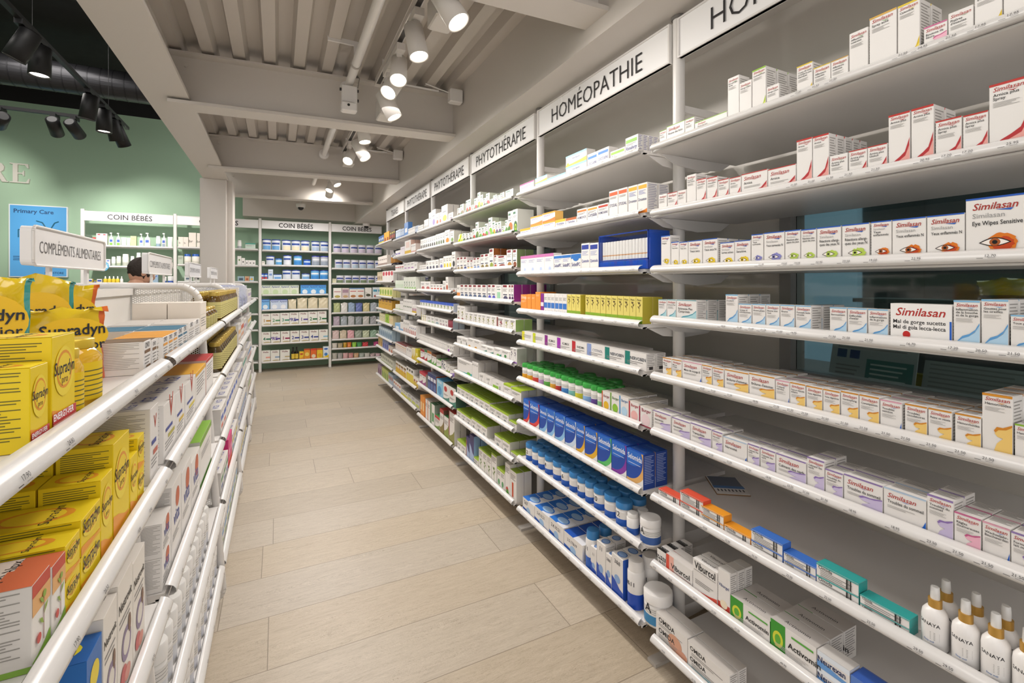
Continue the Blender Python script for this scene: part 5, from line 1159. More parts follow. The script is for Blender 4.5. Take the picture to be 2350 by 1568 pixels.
bay(5, 7, Q_, 2, '''340 482 1042 4 g:|b,e0b82f,.5|m,c87a2f,c88a2f,.5,.2,.6|r,8a6a2f,.1,.7,.9,.85|T,8a8478
485 576 1112 3 g:|b,e6cc3a,.6|r,3a3a2f,.2,.75,.8,.9|T,7a7468
578 640 1242 2 g:|b,d8b83a,.5|r,a8502f,.2,.5,.8,.7|T,9a948a''', 'yellow_foot_box', 'supplement box', 'white box with yellow lower half')
bay(5, 8, R3, 2, '''235 312 88 4 g:|b,b8b8c8,.4|r,c86a4a,.2,.6,.8,.8|T,8a8680
314 382 182 3 g:d9d8d0|b,d8d03a,.45|f,.8,2,.007|T,8a8680
384 504 227 3 g:c9c9cc|r,c8d05a,.1,.2,.9,.5|f,.85,3,.007|T,8a8680''', 'grey_yellow_box', 'supplement box', 'grey and yellow box')
bay(6, 0, P_, 1, '''108 176 662 3 g:4a6fb0|b,d8c83a,.3|e,e8e8e8,.5,.6,.3,.15
180 246 612 2 g:e8a02f|e,8a3a2f,.5,.3,.3,.2 =orange_and_brown_tea_box
255 326 592 3 g:4a3a2c|e,a84a3a,.5,.4,.35,.2|r,c8b84a,.2,.7,.8,.85 =dark_brown_tea_box''', 'tea_carton', 'tea box', 'blue and yellow tea box')
bay(6, 1, P_, 1, '''100 220 932 5 g:e6dcd4|b,a08a80,.3|r,8a7a70,.2,.6,.8,.7
255 330 800 2 dark:2a2a3a,1c1c20,a8783a #syrup_bottle/bottle =dark_bottle_with_brown_label h.17''', 'tea_carton', 'tea box', 'pinkish white box')
bay(6, 2, P_, 2, '''90 156 1132 3 g:d9c8a8|e,8a6a4a,.5,.4,.3,.2|f,.9,2,.007
160 305 1122 4 g:|e,c8404a,.5,.75,.4,.2|r,e8e4e0,.1,.1,.9,.5|b,9a3a3a,.1''', 'fruit_tea_box', 'tea box', 'white tea box with red print')
bay(6, 3, P_, 2, '120 292 1332 5 g:e6e0a0|e,8fae3a,.5,.5,.35,.3|b,d8d04a,.2', 'lime_tea_box', 'tea box', 'pale yellow tea box')
bay(6, 4, Q_, 2, '110 290 212 4 g:d0a02a|e,8a5a2f,.5,.9,.35,.1|f,.6,2,.007,8a6a1f|T,b8902a|R,c09028', 'golden_tea_box', 'tea box', 'golden yellow tea box')
bay(6, 5, Q_, 2, '''120 196 402 3 g:e0d8b0|m,6a8a3a,8a5a3a,.5,.1,.7
200 248 412 1 g:9fc82f|m,4a7a2a,4a7a2a,.5,.1,.6 =bright_lime_tea_box
250 300 432 2 g:e8d8a8|m,d88a3a,7a5a3a,.5,.1,.6''', 'herb_tea_box', 'tea box', 'cream tea box')
bay(6, 6, Q_, 2, '115 290 572 7 g:a8bcc8|e,5a7a9a,.5,.4,.3,.25|r,e0e8ec,.2,.75,.8,.9', 'sleep_tea_box', 'tea box', 'grey blue tea box')
bay(6, 7, Q_, 2, '''105 160 722 2 g:d8b87a|e,a8783a,.5,.4,.3,.25
162 240 752 3 g:8a9ad0|e,4a4a9a,.5,.4,.3,.25 =periwinkle_tea_box
242 300 832 2 g:dcd4cc|e,c86a4a,.5,.3,.3,.25''', 'organic_tea_box', 'tea box', 'tan tea box')
bay(6, 8, Q_, 2, '140 300 942 7 g:d4d4c4|r,8a8a7a,.2,.5,.8,.8|b,a8b87a,.2', 'kidney_tea_box', 'tea box', 'greyish tea box')
bay(6, 9, Q_, 2, '''100 150 1088 2 g:a890a8|e,6a3a5a,.5,.4,.3,.3 =mauve_tea_box
152 240 1122 4 g:c8d07a|e,5a8a3a,.5,.4,.25,.3
242 300 1200 3 g:b0c0d0|e,b8502f,.5,.6,.3,.2''', 'bottom_row_tea_box', 'tea box', 'green and cream tea box')

# ---------------------------------------------------------------- back wall
K_ = (540, 480, .24879); J_ = (180, 460, .18723)
def back(kk, i, crop, data, name, cat, desc, rows=1): fill('B', kk, i, BZ[kk][i], crop, rows, data, name, cat, bn=BBN[kk], desc=desc)
t1 = 'tin:e6ebf2,24429c,2f56b0,%s|Aptamil'.replace('Aptamil', 'Aptamil')
back(2, 0, K_, f'''242 420 275 2 {t1 % '6fa8dc'} =white_and_sky_blue_tin
426 690 282 3 {t1 % 'f0e6c8'} =white_and_cream_tin
700 864 294 2 {t1 % 'b0c4dc'} =white_and_grey_blue_tin''', 'formula_tin', 'formula tin', 'formula tin')
back(2, 1, K_, f'''244 273 480 1 g:efeae0|f,.7,2,.008 =tiny_cream_box #baby_box/box
280 362 430 1 {t1 % 'dfe6f0'}
367 432 455 1 tin:8fc4ea,2f5fc0,f0f4f8,5fa8e0 =small_sky_blue_tin
440 521 424 1 {t1 % 'e9edf4'} =tall_white_tin_with_blue_lid
537 618 426 1 tin:6db4e8,24429c,f0f4f8,3f8fd8 =tall_sky_blue_tin
627 699 464 1 tin:3f7fd8,1f3a9c,f0f4f8,2f62c8 =small_deep_blue_tin
704 864 430 2 tin:b9bec8,2430a0,e9edf4,9aa4b4 =grey_tin_with_navy_lid''', 'formula_tin', 'formula tin', 'white and blue tin')
back(2, 2, K_, f'''230 300 592 2 tin:4f8fdc,1f3a9c,e9edf4,c84a4a =small_blue_tin
303 348 556 1 g:d5e2f2|r,7a9ad0,.2,.4,.8,.6|f,.8,2,.008 =tall_slim_pale_box #baby_box/box
352 429 602 1 g:cfe0f4|t,2f56b0,.1|r,5f9fe0,.1,.2,.9,.5 =pale_blue_carton #baby_box/box
432 602 560 2 {t1 % 'dfe6f0'}
612 690 592 1 tin:b8d6f2,24307c,f4f6fa,7fb4e4 =low_pale_blue_tin
695 863 562 2 tin:6db4e8,24429c,f0f4f8,3f8fd8 =sky_blue_tin_with_navy_lid''', 'formula_tin', 'formula tin', 'white and blue tin')
cg = 'g:%s|t,%s,.07|w,Aptamil,2f4a9a,.5,.74,.2,c,.02|c,%s,.5,.3,.3|b,%s,.12'
back(2, 3, K_, f'''238 586 700 4 {cg % ('dfe6d2', '8a9a8a', 'c8dcb0', 'b0cc90')} =pale_green_formula_carton
602 838 700 3 {cg % ('5aa8e8', '2f6ac0', 'e8f2fa', '2f7fd0')} =bright_blue_formula_carton''', 'formula_carton', 'formula carton', 'carton')
mp = 'pouch:e2d6b8,%s,e2d6b8'
back(2, 4, K_, f'''238 316 832 1 {cg % ('7ab8ec', '2f4aa8', 'e8f2fa', '4a8fd8')} =sky_blue_formula_carton
322 482 835 2 {cg % ('cfdcf0', '2438a8', 'f2f4f8', 'a8b8d8')} =pale_carton_with_navy_top
486 566 828 1 {mp % '8fb85a'} #cereal_pouch/pouch =beige_pouch_with_green_foot
568 860 815 3 {mp % 'e8c85a'} #cereal_pouch/pouch =beige_pouch_with_red_heart''', 'formula_carton', 'formula carton', 'carton')
hl = 'g:f1efe8|w,Holle,7a2f3a,.5,.8,.2,c,.02|w,%s,%s,.3,.3,.4,c,.02|r,%s,.5,.34,1,.46|e,c8b890,.6,.1,.4,.08'
back(2, 5, K_, '\n'.join(f'{242+86*i} {326+86*i} {966-4*i} 1 {hl % (n_, c_, c_)}' for i, (n_, c_) in enumerate((('1', 'b8862f'), ('2', '5a9a6a'), ('3', '4a9a7a'), ('PRE', '4a4a9a'), ('1', '5a4a9a'), ('2', '2f7a4a'), ('3', '2f7a4a')))), 'milk_carton', 'formula carton', 'cream carton with numbered band')
back(2, 6, K_, '\n'.join(f'{242+88*i} {326+88*i} {1137-4*i} 1 {hl % (n_, c_, c_)}' for i, (n_, c_) in enumerate((('4', '2f7a5a'), ('PRE', '5a3a9a'), ('1', 'a02f5a'), ('2', '2f3f9a'), ('3', '3a4a9a'), ('4', '3a4a9a'), ('', '8fc4dc')))), 'milk_carton', 'formula carton', 'cream carton with numbered band')
back(2, 7, K_, f'''240 323 1308 1 {hl % ('', 'd8705a', 'e8a090')} =cream_carton_with_coral_patch
326 408 1306 1 {hl % ('', '8fa8c8', '8fa8c8')} =cream_carton_with_blue_patch
413 502 1302 1 {hl % ('', '8a6a4a', 'c8b890')} =cream_carton_with_brown_logo
516 584 1276 2 dark:241c16,14120f,e8c84a #syrup_bottle/bottle =dark_slim_bottle_with_label
590 632 1316 1 g:f0c82f|s,e89a2f,.2|r,c84a2f,.2,.6,.8,.8 =yellow_baby_cereal_box
634 690 1292 1 g:e8962f|c,f4d86a,.5,.5,.35|t,c83a2f,.1 =orange_baby_cereal_box
695 750 1290 1 g:e8702f|c,f0e0c0,.5,.3,.35|t,d8402f,.15 =red_orange_cereal_box
753 806 1288 1 g:f0cc3a|c,e8a82f,.5,.35,.35|t,d8502f,.12 =yellow_orange_cereal_box
810 862 1270 1 g:e2ecf6|e,3f6fc0,.5,.8,.35,.08|s,f0d03a,.15|c,4a8ad0,.5,.35,.3 =white_blue_baby_box''', 'baby_food_box', 'baby food box', 'box')
bt = 'tin:e4e4ec,d8d8e0,3a4a9c,%s|BEBA'
back(3, 0, K_, f'900 1360 320 6 {bt % "d8cce0"}', 'milk_tin', 'formula tin', 'white tin lettered BEBA')
back(3, 1, K_, f'918 1360 465 6 {bt % "b8ccdc"}', 'milk_tin', 'formula tin', 'white tin lettered BEBA')
back(3, 2, K_, f'''895 932 642 1 g:dcd8b8|f,.8,2,.008 =little_khaki_box #baby_box/box
934 1360 612 6 {bt % "7a8a6a"}''', 'milk_tin', 'formula tin', 'white tin lettered BEBA')
back(3, 3, K_, '''904 980 728 1 g:f0ece6|r,c89a9a,.1,.6,.9,.7|e,b8a85a,.5,.2,.35,.12
983 1050 728 1 g:d8c8c8|r,a88a9a,.1,.55,.9,.85|e,c8a87a,.5,.2,.35,.12
1053 1190 728 2 g:f0ece6|r,c85a5a,.1,.65,.9,.72|e,b87a4a,.5,.22,.35,.12|r,7a9ac8,.0,.9,1,1
1196 1258 725 1 g:f0ece6|k,d8d4ce,.3|e,4a4a3a,.5,.3,.35,.12
1268 1360 722 2 g:e8f0f4|r,5aa8c8,.1,.6,.9,.8|e,a85a4a,.5,.2,.3,.1''', 'porridge_box', 'baby food box', 'white porridge box')
pc = ('c8ccd4', 'd8d8dc', 'b8c4c8', 'd0d0d8')
back(3, 4, K_, '\n'.join(f'{905+68*i} {970+68*i} 862 1 pouch:{c_},e8e4dc,{c_}' for i, c_ in enumerate(('b8c08a', 'e4e2de', '9ab0cc', '6a7ab8', 'd8cc9a', 'b0b8c0', 'a0b0a8'))), 'snack_pouch', 'pouch', 'glossy baby snack pouch')
back(3, 5, K_, '\n'.join(f'{902+68*i} {967+68*i} 987 1 pouch:{c_},e0dcd8,{c_}' for i, c_ in enumerate(('b8a8b8', 'a8b0b8', 'c0c0c4', '9aa0a4', 'd0ccc8', 'a8a8ac', 'b4bcc4'))), 'fruit_pouch', 'pouch', 'grey baby fruit pouch')
back(3, 6, K_, '\n'.join(f'{892+70*i} {960+70*i} 1117 1 pouch:{c_},e6e0da,{c_}' for i, c_ in enumerate(('e0c8c4', 'd8c8b0', 'e8b0b8', 'a0a89a', 'c8d0b0', '9ab8a0', 'b8c8b8'))), 'puree_pouch', 'pouch', 'soft coloured puree pouch')
back(3, 7, K_, '\n'.join(f'{x} {x+w_} {y} 1 pouch:{c_},{c_},{c_}' for x, w_, y, c_ in ((892, 50, 1238, 'd8d0c4'), (944, 48, 1238, 'b8a888'), (996, 34, 1232, 'c89a1f'), (1032, 40, 1230, 'e07a2a'), (1078, 40, 1230, '8fc83a'), (1122, 44, 1230, '4a9a5a'), (1172, 56, 1226, 'c8303a'), (1275, 50, 1222, 'b83a7a'))), 'squeeze_pouch', 'pouch', 'bright squeeze pouch')
back(3, 8, K_, '\n'.join(f'{893+50*i} {941+50*i} 1330 1 pouch:{c_},8a4a4a,{c_}' for i, c_ in enumerate(('b8b4a8', 'a8a4a0', 'd8a8a8', 'c88a8a', 'c8a07a', 'a8b0a8', 'c8c4bc', 'b8a0a0', 'c8a8b0'))), 'berry_pouch', 'pouch', 'small berry print pouch')
pg, tb = 'pump:f0efec,f4f3f1,3f62b8,%s', 'pouch:f0efec,%s,f0efec'
back(0, 0, J_, f'''57 101 458 1 g:|t,c84a4a,.25|f,.6,2,.008
113 160 458 1 g:|t,c84a4a,.25|f,.6,2,.008
170 212 452 1 g:f0ece0|t,b83a3a,.3|b,e8cc3a,.3 =white_box_with_yellow_foot
217 350 402 2 g:f1e6dc|r,c83a4a,.25,.86,.75,.95|r,d8a8a0,.2,.3,.8,.33|r,d8a8a0,.2,.45,.8,.47 =tall_cream_box_with_red_mark
362 428 392 1 {pg % '7fb04a'} #lotion_bottle/bottle =white_pump_bottle_with_green_label
450 515 396 1 {pg % '7fb04a'} #lotion_bottle/bottle =white_pump_bottle_with_green_label
518 584 452 1 {tb % '9fc46a'} #cream_tube/tube =white_tube_with_green_foot
588 634 460 1 {tb % '7f9a5a'} #cream_tube/tube =small_white_tube
638 710 436 1 g:c8dc9a|f,.8,3,.008|R,9ab86a =light_green_box
735 796 406 1 {pg % 'a8c4e0'} #lotion_bottle/bottle =white_pump_bottle_with_blue_label
800 880 394 1 {pg % 'c8d0dc'} #lotion_bottle/bottle =clear_pump_bottle
945 1004 436 1 stick:f0efec,dfe4e8,8fa8b8 #lotion_bottle/bottle =white_capped_bottle
1012 1076 398 1 {pg % '8a9aa8'} #lotion_bottle/bottle =grey_white_pump_bottle
1090 1152 446 1 {tb % 'c8ccd4'} #cream_tube/tube =white_upright_tube''', 'baby_care_box', 'baby care box', 'small white box with red top')
back(1, 0, J_, '''1222 1346 446 2 g:e8e0d6|w,b,6a6460,.3,.35,.5,c
1352 1442 394 1 g:e8e0d6|w,br,5a5450,.3,.35,.45,c|R,c8c0b6
1450 1535 400 1 g:e8e0d6|w,br,5a5450,.3,.35,.45,c
1945 2000 486 1 stick:f0efec,e8e6e4,b8bcc0 #lotion_bottle/bottle =white_bottle_right_of_the_column
2045 2170 522 1 g:c8d8cc|t,4a9a8a,.2|f,.6,2,.008 =low_box_right_of_the_column''', 'baby_care_box', 'baby care box', 'beige box lettered in grey')
back(0, 1, J_, f'''248 326 632 1 stick:f0efec,f4f3f1,c8684a #lotion_bottle/bottle =big_white_bottle_with_blue_band
335 389 720 1 g:|r,3f62b8,.2,.72,.8,.86|f,.5,3,.008
398 452 690 1 stick:eef0ec,f4f3f1,b8c4b8 #lotion_bottle/bottle
458 518 682 1 stick:d0d4c8,e8e8e2,a8b49a #lotion_bottle/bottle =greyish_bottle
528 612 656 1 stick:dcdcd4,ece8e2,b8bcb0 #lotion_bottle/bottle =tall_translucent_bottle
632 682 682 1 stick:f0efec,f4f3f1,5f7ab8 #lotion_bottle/bottle
705 762 640 1 stick:f0efec,f4f3f1,c8684a #lotion_bottle/bottle =big_white_bottle_with_blue_band
1090 1156 757 1 g:e8e4dc|f,.8,3,.008 =low_pale_box''', 'baby_care_box', 'baby care box', 'white care product')
back(1, 1, J_, '''1220 1284 676 1 g:b8c4b4|f,.8,4,.008 =grey_green_box
1287 1376 656 1 stick:eeeae0,2f62b8,d8d4c8 #lotion_bottle/bottle =oval_bottle_with_blue_cap
1383 1480 656 1 stick:eeeae0,2f62b8,d8d4c8 #lotion_bottle/bottle =oval_bottle_with_blue_cap
1948 1996 682 1 g:|e,6a8a4a,.5,.6,.2,.1
1998 2040 706 1 g:|e,3a3a3a,.5,.5,.2,.1
2043 2170 732 3 g:|e,3a3a3a,.5,.5,.2,.1''', 'baby_care_box', 'baby care box', 'white care box')
back(0, 2, J_, '''62 100 964 1 g:e8cc3a|r,3f62b8,.2,.5,.8,.8
104 172 962 1 g:e8cc3a|r,2f52b0,.1,.4,.9,.8|t,f4f2ee,.2
190 222 986 1 g:e8cc3a|r,2f52b0,.1,.4,.9,.8
225 287 964 1 g:|r,2f52b0,.1,.4,.9,.8|b,e8cc3a,.3
298 500 930 4 spray:e8cc3a,f0eeea,f4f3f1 #drop_bottle/bottle =small_yellow_bottle_with_white_pump
505 545 930 1 spray:f0eeea,f0eeea,f4f3f1 #drop_bottle/bottle =small_white_pump_bottle
905 976 906 1 g:8fa8bc|e,3f62b8,.5,.8,.35,.1 =grey_blue_box
1028 1077 936 1 jar:eef0f2,f4f3f1,3f62b8 #baby_jar/jar =small_white_jar_with_blue_band
1085 1168 930 1 jar:eef0f2,f4f3f1,3f62b8 #baby_jar/jar =white_jar_with_blue_band''', 'baby_cream_box', 'baby care box', 'yellow box with blue oval')
back(1, 2, J_, '''1298 1392 922 1 g:d8dcd8|r,5a6a7a,.2,.4,.8,.7 h.085
1405 1500 926 1 g:c8ccc0|r,4a4a4a,.2,.4,.8,.7 h.085
1950 2035 930 1 g:9ab4c0|r,4a5a6a,.2,.3,.8,.7 h.085
2040 2095 930 1 g:c8a080|c,a85a3a,.5,.5,.3 h.085
2098 2150 930 1 g:b0c4d0|c,e0b04a,.5,.5,.3 h.085''', 'pacifier_pack', 'baby care pack', 'small pack of pacifiers')
b = MB().tube((0, 0, 0), (0, .003, 0), .068, mat('57a0c8', .4), 28).tube((0, -.0002, 0), (0, 0, 0), .062, mat('6fb4d8', .4), 28)
b.text('-20%', Matrix.Translation((0, -.0012, -.02)) @ Matrix.Rotation(pi/2, 4, 'X'), .042, mat('f4f8fa'), 'c', .11, bold=.02)
b.box(-.004, .001, .06, .004, .003, .10, WH)
tag(b.obj('promotion_disc', None, (xmap(235, YB-.022), YB-.022, zmap(611, xmap(235, YB-.022), YB-.022))), 'round blue disc reading -20% on a rail of leftmost back bay', 'price disc')
# ---------------------------------------------------------------- left gondolas
M_ = (0, 500, .31898); N_ = (0, 950, .39409); O_ = (280, 600, .25506); Q2 = (280, 950, .39397); I_ = (0, 0, 1)
def gon(kk, i, crop, rows, data, name, cat, desc): fill('L', 'g%d' % kk, i, GZ_[i], crop, rows, data, name, cat, bn=GN[kk]+' gondola', desc=desc)
def sup(txt=('Supradyn', 'pro'), en=True):
    e = "|r,c9343a,.0,.12,1,.22|w,ENERGY-FER,ffffff,.45,.15,.12,c,.02|r,e8a090,.0,.02,1,.12|r,c9343a,.0,.0,1,.03" if en else ''
    return f"g:f0d20f|k,ee9a2a,.12|s,f0b81f,.05|e,f5dc3a,.5,.62,.42,.26|e,eb9a2c,.5,.64,.34,.20|e,f4d42f,.5,.64,.30,.17|w,Supradyn,1d2433,.5,.60,.30,c,.012,.12|w,{txt[1]},8a6a2a,.5,.50,.14,c{e}|L+,6a6420|T,efd320|Te,eb9a2c,f4d42f|T+,Supradyn,1d2433,.16"
LC[0] = '8b8886'
gon(0, 0, M_, 2, f'''232 364 1078 1 {sup()} d.085 =yellow_orange_box_with_red_strip
385 552 858 1 {sup()} d.10 =tall_yellow_orange_box_with_red_strip''', 'vitamin_box', 'vitamin box', 'yellow orange box')
gon(0, 0, M_, 1, f'''556 656 950 1 amber:e2b22c,dcbc3c,f0cc1e #vitamin_jar/jar =narrow_yellow_gummy_jar
660 806 880 1 amber:e2b22c,dcbc3c,f2cf22 r2 #vitamin_jar/jar =wide_yellow_gummy_jar''', 'vitamin_jar', 'jar', 'yellow jar')
def pouch(w, h, x, y, rz, seed, acc, txt, lab, z=0, d=.05):
    zb = H+GZ_[0]+.0165+z; me = pouch_mesh(w, d, h, 'e9c91c', acc, seed, txt)
    put(me, 'gummy_pouch', lab, 'pouch', (x, y, zb), rz, 'yellow gummy pouches on the nearest gondola')
pouch(.125, .132, -.305, 1.015, radians(44), 3, ('e0602a', 'e0702f'), ('Supradyn', 'junior'), 'front yellow pouch with orange foot standing right of the yellow jars', d=.045)
pouch(.12, .172, -.385, 1.26, radians(36), 4, ('dfa52c', 'e0702f'), ('Supradyn', 'junior'), 'rear yellow pouch with orange edge behind the front pouch')
pouch(.105, .182, -.372, 1.10, radians(30), 5, ('e9c91c', '3f9f9a'), ('Supradyn', 'junior'), 'rear yellow pouch with teal edge left of the orange edged one')
pouch(.115, .183, -.375, .93, radians(32), 6, ('4f9f8a', '3f9f9a'), ('Supradyn', 'junior'), 'big yellow pouch with teal corner at the left picture edge')
ov = lambda c, w_='OVO': f'g:|w,{w_},4a4a55,.5,.78,.2,c|r,{c},.1,.62,.9,.72|f,.5,3,.006|r,{c},.3,.08,.9,.24|L+,b5b1ac|T,{c}'
gon(0, 0, O_, 2, f'''208 272 722 1 {ov('7a5a3c')} d.085 r1 =white_box_with_brown_top
276 318 704 1 {ov('7a5a3c')} d.085 r1 =white_box_with_brown_top
322 364 694 1 {ov('8a6a3c')} d.085 r1 =white_box_with_brown_top''', 'supplement_box', 'supplement box', 'white box')
gon(1, 0, O_, 2, f'''376 506 682 3 {ov('e8a02f')} d.085 r1 =white_box_with_amber_top
509 596 612 2 {ov('2f6f8f')} d.085 =white_box_with_blue_top
600 706 560 2 {ov('cfc9c3')} d.085 =plain_white_box
712 764 372 1 g:efe6da|r,d8cfc2,0,.62,1,.64|f,.5,4,.008|L,e9dfd2|T,efe6da r2 d.085 =tall_cream_carton''', 'supplement_box', 'supplement box', 'white box')
gon(1, 0, O_, 3, '''780 885 430 4 amber:5c4212,b89c48,c9bf7c #amber_bottle/bottle =amber_glass_bottle_with_gold_lid''', 'amber_bottle', 'bottle', 'amber glass bottle')
gon(2, 0, I_, 2, '''508 546 671 14 amber:5c4212,b89c48,c9bf7c h.13''', 'amber_bottle', 'bottle', 'amber glass bottle with gold lid')
wh = lambda c, a='Burgerstein': f'g:|w,V,b8402f,.6,.7,.4,c,.02|r,{c},.35,.35,.9,.42|f,.3,3,.007|r,3a4a9a,.15,.5,.7,.56|L+,a5a19c|T,dedad5|T+,Vita,3a4a9a,.3'
gon(0, 1, O_, 2, f'''262 364 1332 1 {wh('c86a5a')} d.10 =white_box_with_red_v_mark''', 'vitamin_carton', 'vitamin box', 'white box with olive print')
gon(1, 1, O_, 2, f'''382 488 1300 1 {wh('b8b04a')} d.10
492 570 1192 1 {wh('d8b84a')} d.10
575 664 1112 1 {wh('d8c84a')} d.10 =white_box_with_yellow_print
668 758 1012 1 g:|t,e8b02f,.1|f,.8,6,.009|L+,a5a19c|T,eab23a d.10 =tall_box_with_amber_top
763 824 892 1 g:|t,b8302f,.08|f,.8,6,.009|L,e9c9c0|T,c2383a d.10 =tallest_box_with_red_top''', 'vitamin_carton', 'vitamin box', 'white box with olive print')
gon(2, 1, O_, 3, '''898 1040 745 13 amber:4c3a14,b89c48,c2b878 h.13''', 'amber_bottle', 'bottle', 'amber glass bottle with gold lid')
al = "g:f0ece6|t,c9452f,.16|r,e8b070,.0,.62,1,.84|s,8fbf4a,.10|m,8fae3a,8a3a2f,.6,.2,.75|e,c83a2f,.3,.3,.12,.06|b,8fc04a,.07,1|L+,a8a49e|T,f0e2d8|T,d8704a,.3|T+,Alpx,2a2024,.3"
gon(0, 1, N_, 2, f'''200 306 1002 1 {al} d.11 =white_carton_with_red_and_green_wash
310 388 892 1 {al} d.11 =white_carton_with_red_and_green_wash
391 478 772 1 {sup(en=False)} s2 d.11 =yellow_box_with_orange_corner
481 593 622 1 {sup(en=False)} s2 d.11 =yellow_box_with_orange_corner
597 665 388 1 {sup(en=False)} d.065
668 760 178 1 {sup(en=False)} d.065 =tall_yellow_box
763 806 262 1 {sup(en=False)} d.065
808 846 145 1 {sup(en=False)} s2 d.065''', 'multivitamin_box', 'vitamin box', 'yellow box with orange foot')
nv = "g:efeae2|w,Nestrovit,2a2622,.5,.74,.2,c,.015|f,.66,2,.008|e,8a7a9a,.55,.40,.32,.14|e,e8e2da,.55,.40,.22,.09|e,7a5a48,.75,.52,.1,.08|e,c85a5a,.35,.18,.2,.08|e,d88a7a,.6,.14,.2,.06|L,efeae2|T,ece6de|T+,%s,3a342e,.16"
gon(0, 2, N_, 2, f'''515 604 1440 1 g:1f6fc0|c,f0d82f,.5,.78,.3|c,f0d82f,.5,.2,.25|w,Strath,e8d82f,.5,.48,.34,c,.03|L,1f6fc0|T,1a62b0|Te,f0e02f,f4e43a d.09 =bright_blue_carton_with_yellow_sun
607 688 1195 1 {nv % 'orange'} d.09
691 777 1008 1 {nv % 'lait'} d.09
780 848 874 1 {nv % 'noir'} d.09''', 'chocolate_carton', 'vitamin box', 'cream carton with round chocolate picture')
sm = "g:|c,c8603a,.6,.75,.2|w,vita,3a4a9a,.5,.45,.3,c|f,.35,3,.006|L+,b0aca7|T,dedad5"
gon(1, 2, Q2, 3, f'''240 290 640 1 {sm} s2
293 348 432 1 {sm}
351 405 346 1 {sm}
408 456 288 1 {sm}
459 523 166 1 g:|t,7fae3a,.12|f,.7,4,.006|b,5f9a2f,.1|L,d9dcd0|T,86b840 =white_box_with_green_top''', 'tonic_box', 'vitamin box', 'white box with orange dot')
gon(1, 3, Q2, 3, '255 512 1030 13 jar:f0efed,f3f2f0,dcdfe6,.3,e9e8e6 h.13', 'supplement_jar', 'jar', 'white plastic jar')
gon(1, 4, Q2, 2, '330 560 1330 12 jar:f0efed,f3f2f0,d8dce8,.3,e9e8e6 h.12', 'supplement_jar', 'jar', 'white plastic jar with blue print')
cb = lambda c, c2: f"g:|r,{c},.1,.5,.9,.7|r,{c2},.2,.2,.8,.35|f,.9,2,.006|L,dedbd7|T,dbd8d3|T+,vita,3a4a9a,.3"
gon(2, 2, I_, 3, f'''508 520 900 2 {cb('3f5fb8', 'd8604a')} h.11
520 545 900 5 {cb('4a6ac0', 'e8e4df')} h.12''', 'omega_box', 'vitamin box', 'white box with blue band')
gon(2, 3, I_, 2, f'''508 524 900 3 {cb('4a8a5a', '3a5a9a')} h.10
525 533 900 2 g:d8307a|b,e8602f,.2|r,f0a0c0,.2,.4,.8,.6|L,d8307a|T,e0508a h.14 =hot_pink_box
534 545 900 3 {cb('c8b83a', '4a7ac0')} h.10''', 'mineral_box', 'vitamin box', 'white box with green band')
gon(2, 4, I_, 2, f'508 545 900 7 {cb("5a9ad0", "8fb85a")} h.10', 'effervescent_box', 'vitamin box', 'white box with sky blue band')
AC = mat('dfe3ee', .06, alpha=.28)
def acrylic(y, w, lab):
    z = H+GZ_[0]+.0165; t = thing('acrylic_dispenser', lab, 'dispenser', (GX-.012, y, z), pi/2, 'clear acrylic dispensers')
    MB().box(-w/2, 0, 0, w/2, .18, .004, AC).box(-w/2, .176, .004, w/2, .18, .15, AC).box(-w/2, .0, .004, -w/2+.004, .176, .15, AC).box(w/2-.004, 0, .004, w/2, .176, .15, AC).box(-w/2+.004, 0, .004, w/2-.004, .004, .06, AC).box(-.002, .004, .004, .002, .176, .13, AC).obj('clear_case', t)
    e = MB(); E_ = mat('b8bcd8', .15)
    for x in (-w/2, w/2-.004): e.path([(x+.002, 0, 0), (x+.002, 0, .06), (x+.002, .09, .15), (x+.002, .178, .15)], .0022, E_, 6)
    e.obj('case_edge', t)
    for q in range(4 if w > .2 else 2): put(carton(.034, .12, .09+.01*(q % 2), 'cfd4e6', 'g', ('r,8a90c0,.2,.3,.8,.6',)), 'sachet_box', 'pale lilac box inside clear dispenser, %s from near end, %s' % (ORD[q], lab.split(',')[-1].strip()), 'box', (GX-.03, y-w/2+.03+q*(w-.05)/(3.3 if w > .2 else 1.35)+(.006 if q > 1 else 0), z+.005), pi/2, 'boxes in the acrylic dispensers')
for i, y in enumerate((3.62, 3.98, 4.25)): acrylic(y, (.30, .30, .16)[i], 'clear acrylic dispenser on fourth left gondola top, %s from camera' % ORD[i])
gon(3, 0, I_, 2, f"547 549.5 700 1 g:|f,.8,4,.01|L,e6dfd8 h.14", 'white_carton', 'vitamin box', 'plain tall white carton')
gon(3, 1, I_, 2, f'''548 553 800 3 {cb('e8b87a', 'c8a070')} h.13
554 560 800 3 {cb('d8502f', 'e08a4a')} h.15 =orange_and_white_box
561 566 800 3 {cb('b8a0c8', 'd8d0e0')} h.12''', 'orange_box', 'vitamin box', 'white box with peach band')
gon(3, 2, I_, 2, f'''548 557 800 5 {cb('3f5fb8', 'e8e8f0')} h.11
558 566 800 5 {cb('3fa898', 'e8e8f0')} h.13''', 'probiotic_box', 'vitamin box', 'white box with blue print')
gon(3, 3, I_, 2, f'548 566 800 9 {cb("4a8ad0", "3f62b8")} h.11', 'magnesium_box', 'vitamin box', 'blue and white box')
gon(3, 4, I_, 2, f'548 566 800 9 {cb("d8c83a", "4a8ad0")} h.11', 'calcium_box', 'vitamin box', 'white box with yellow band')
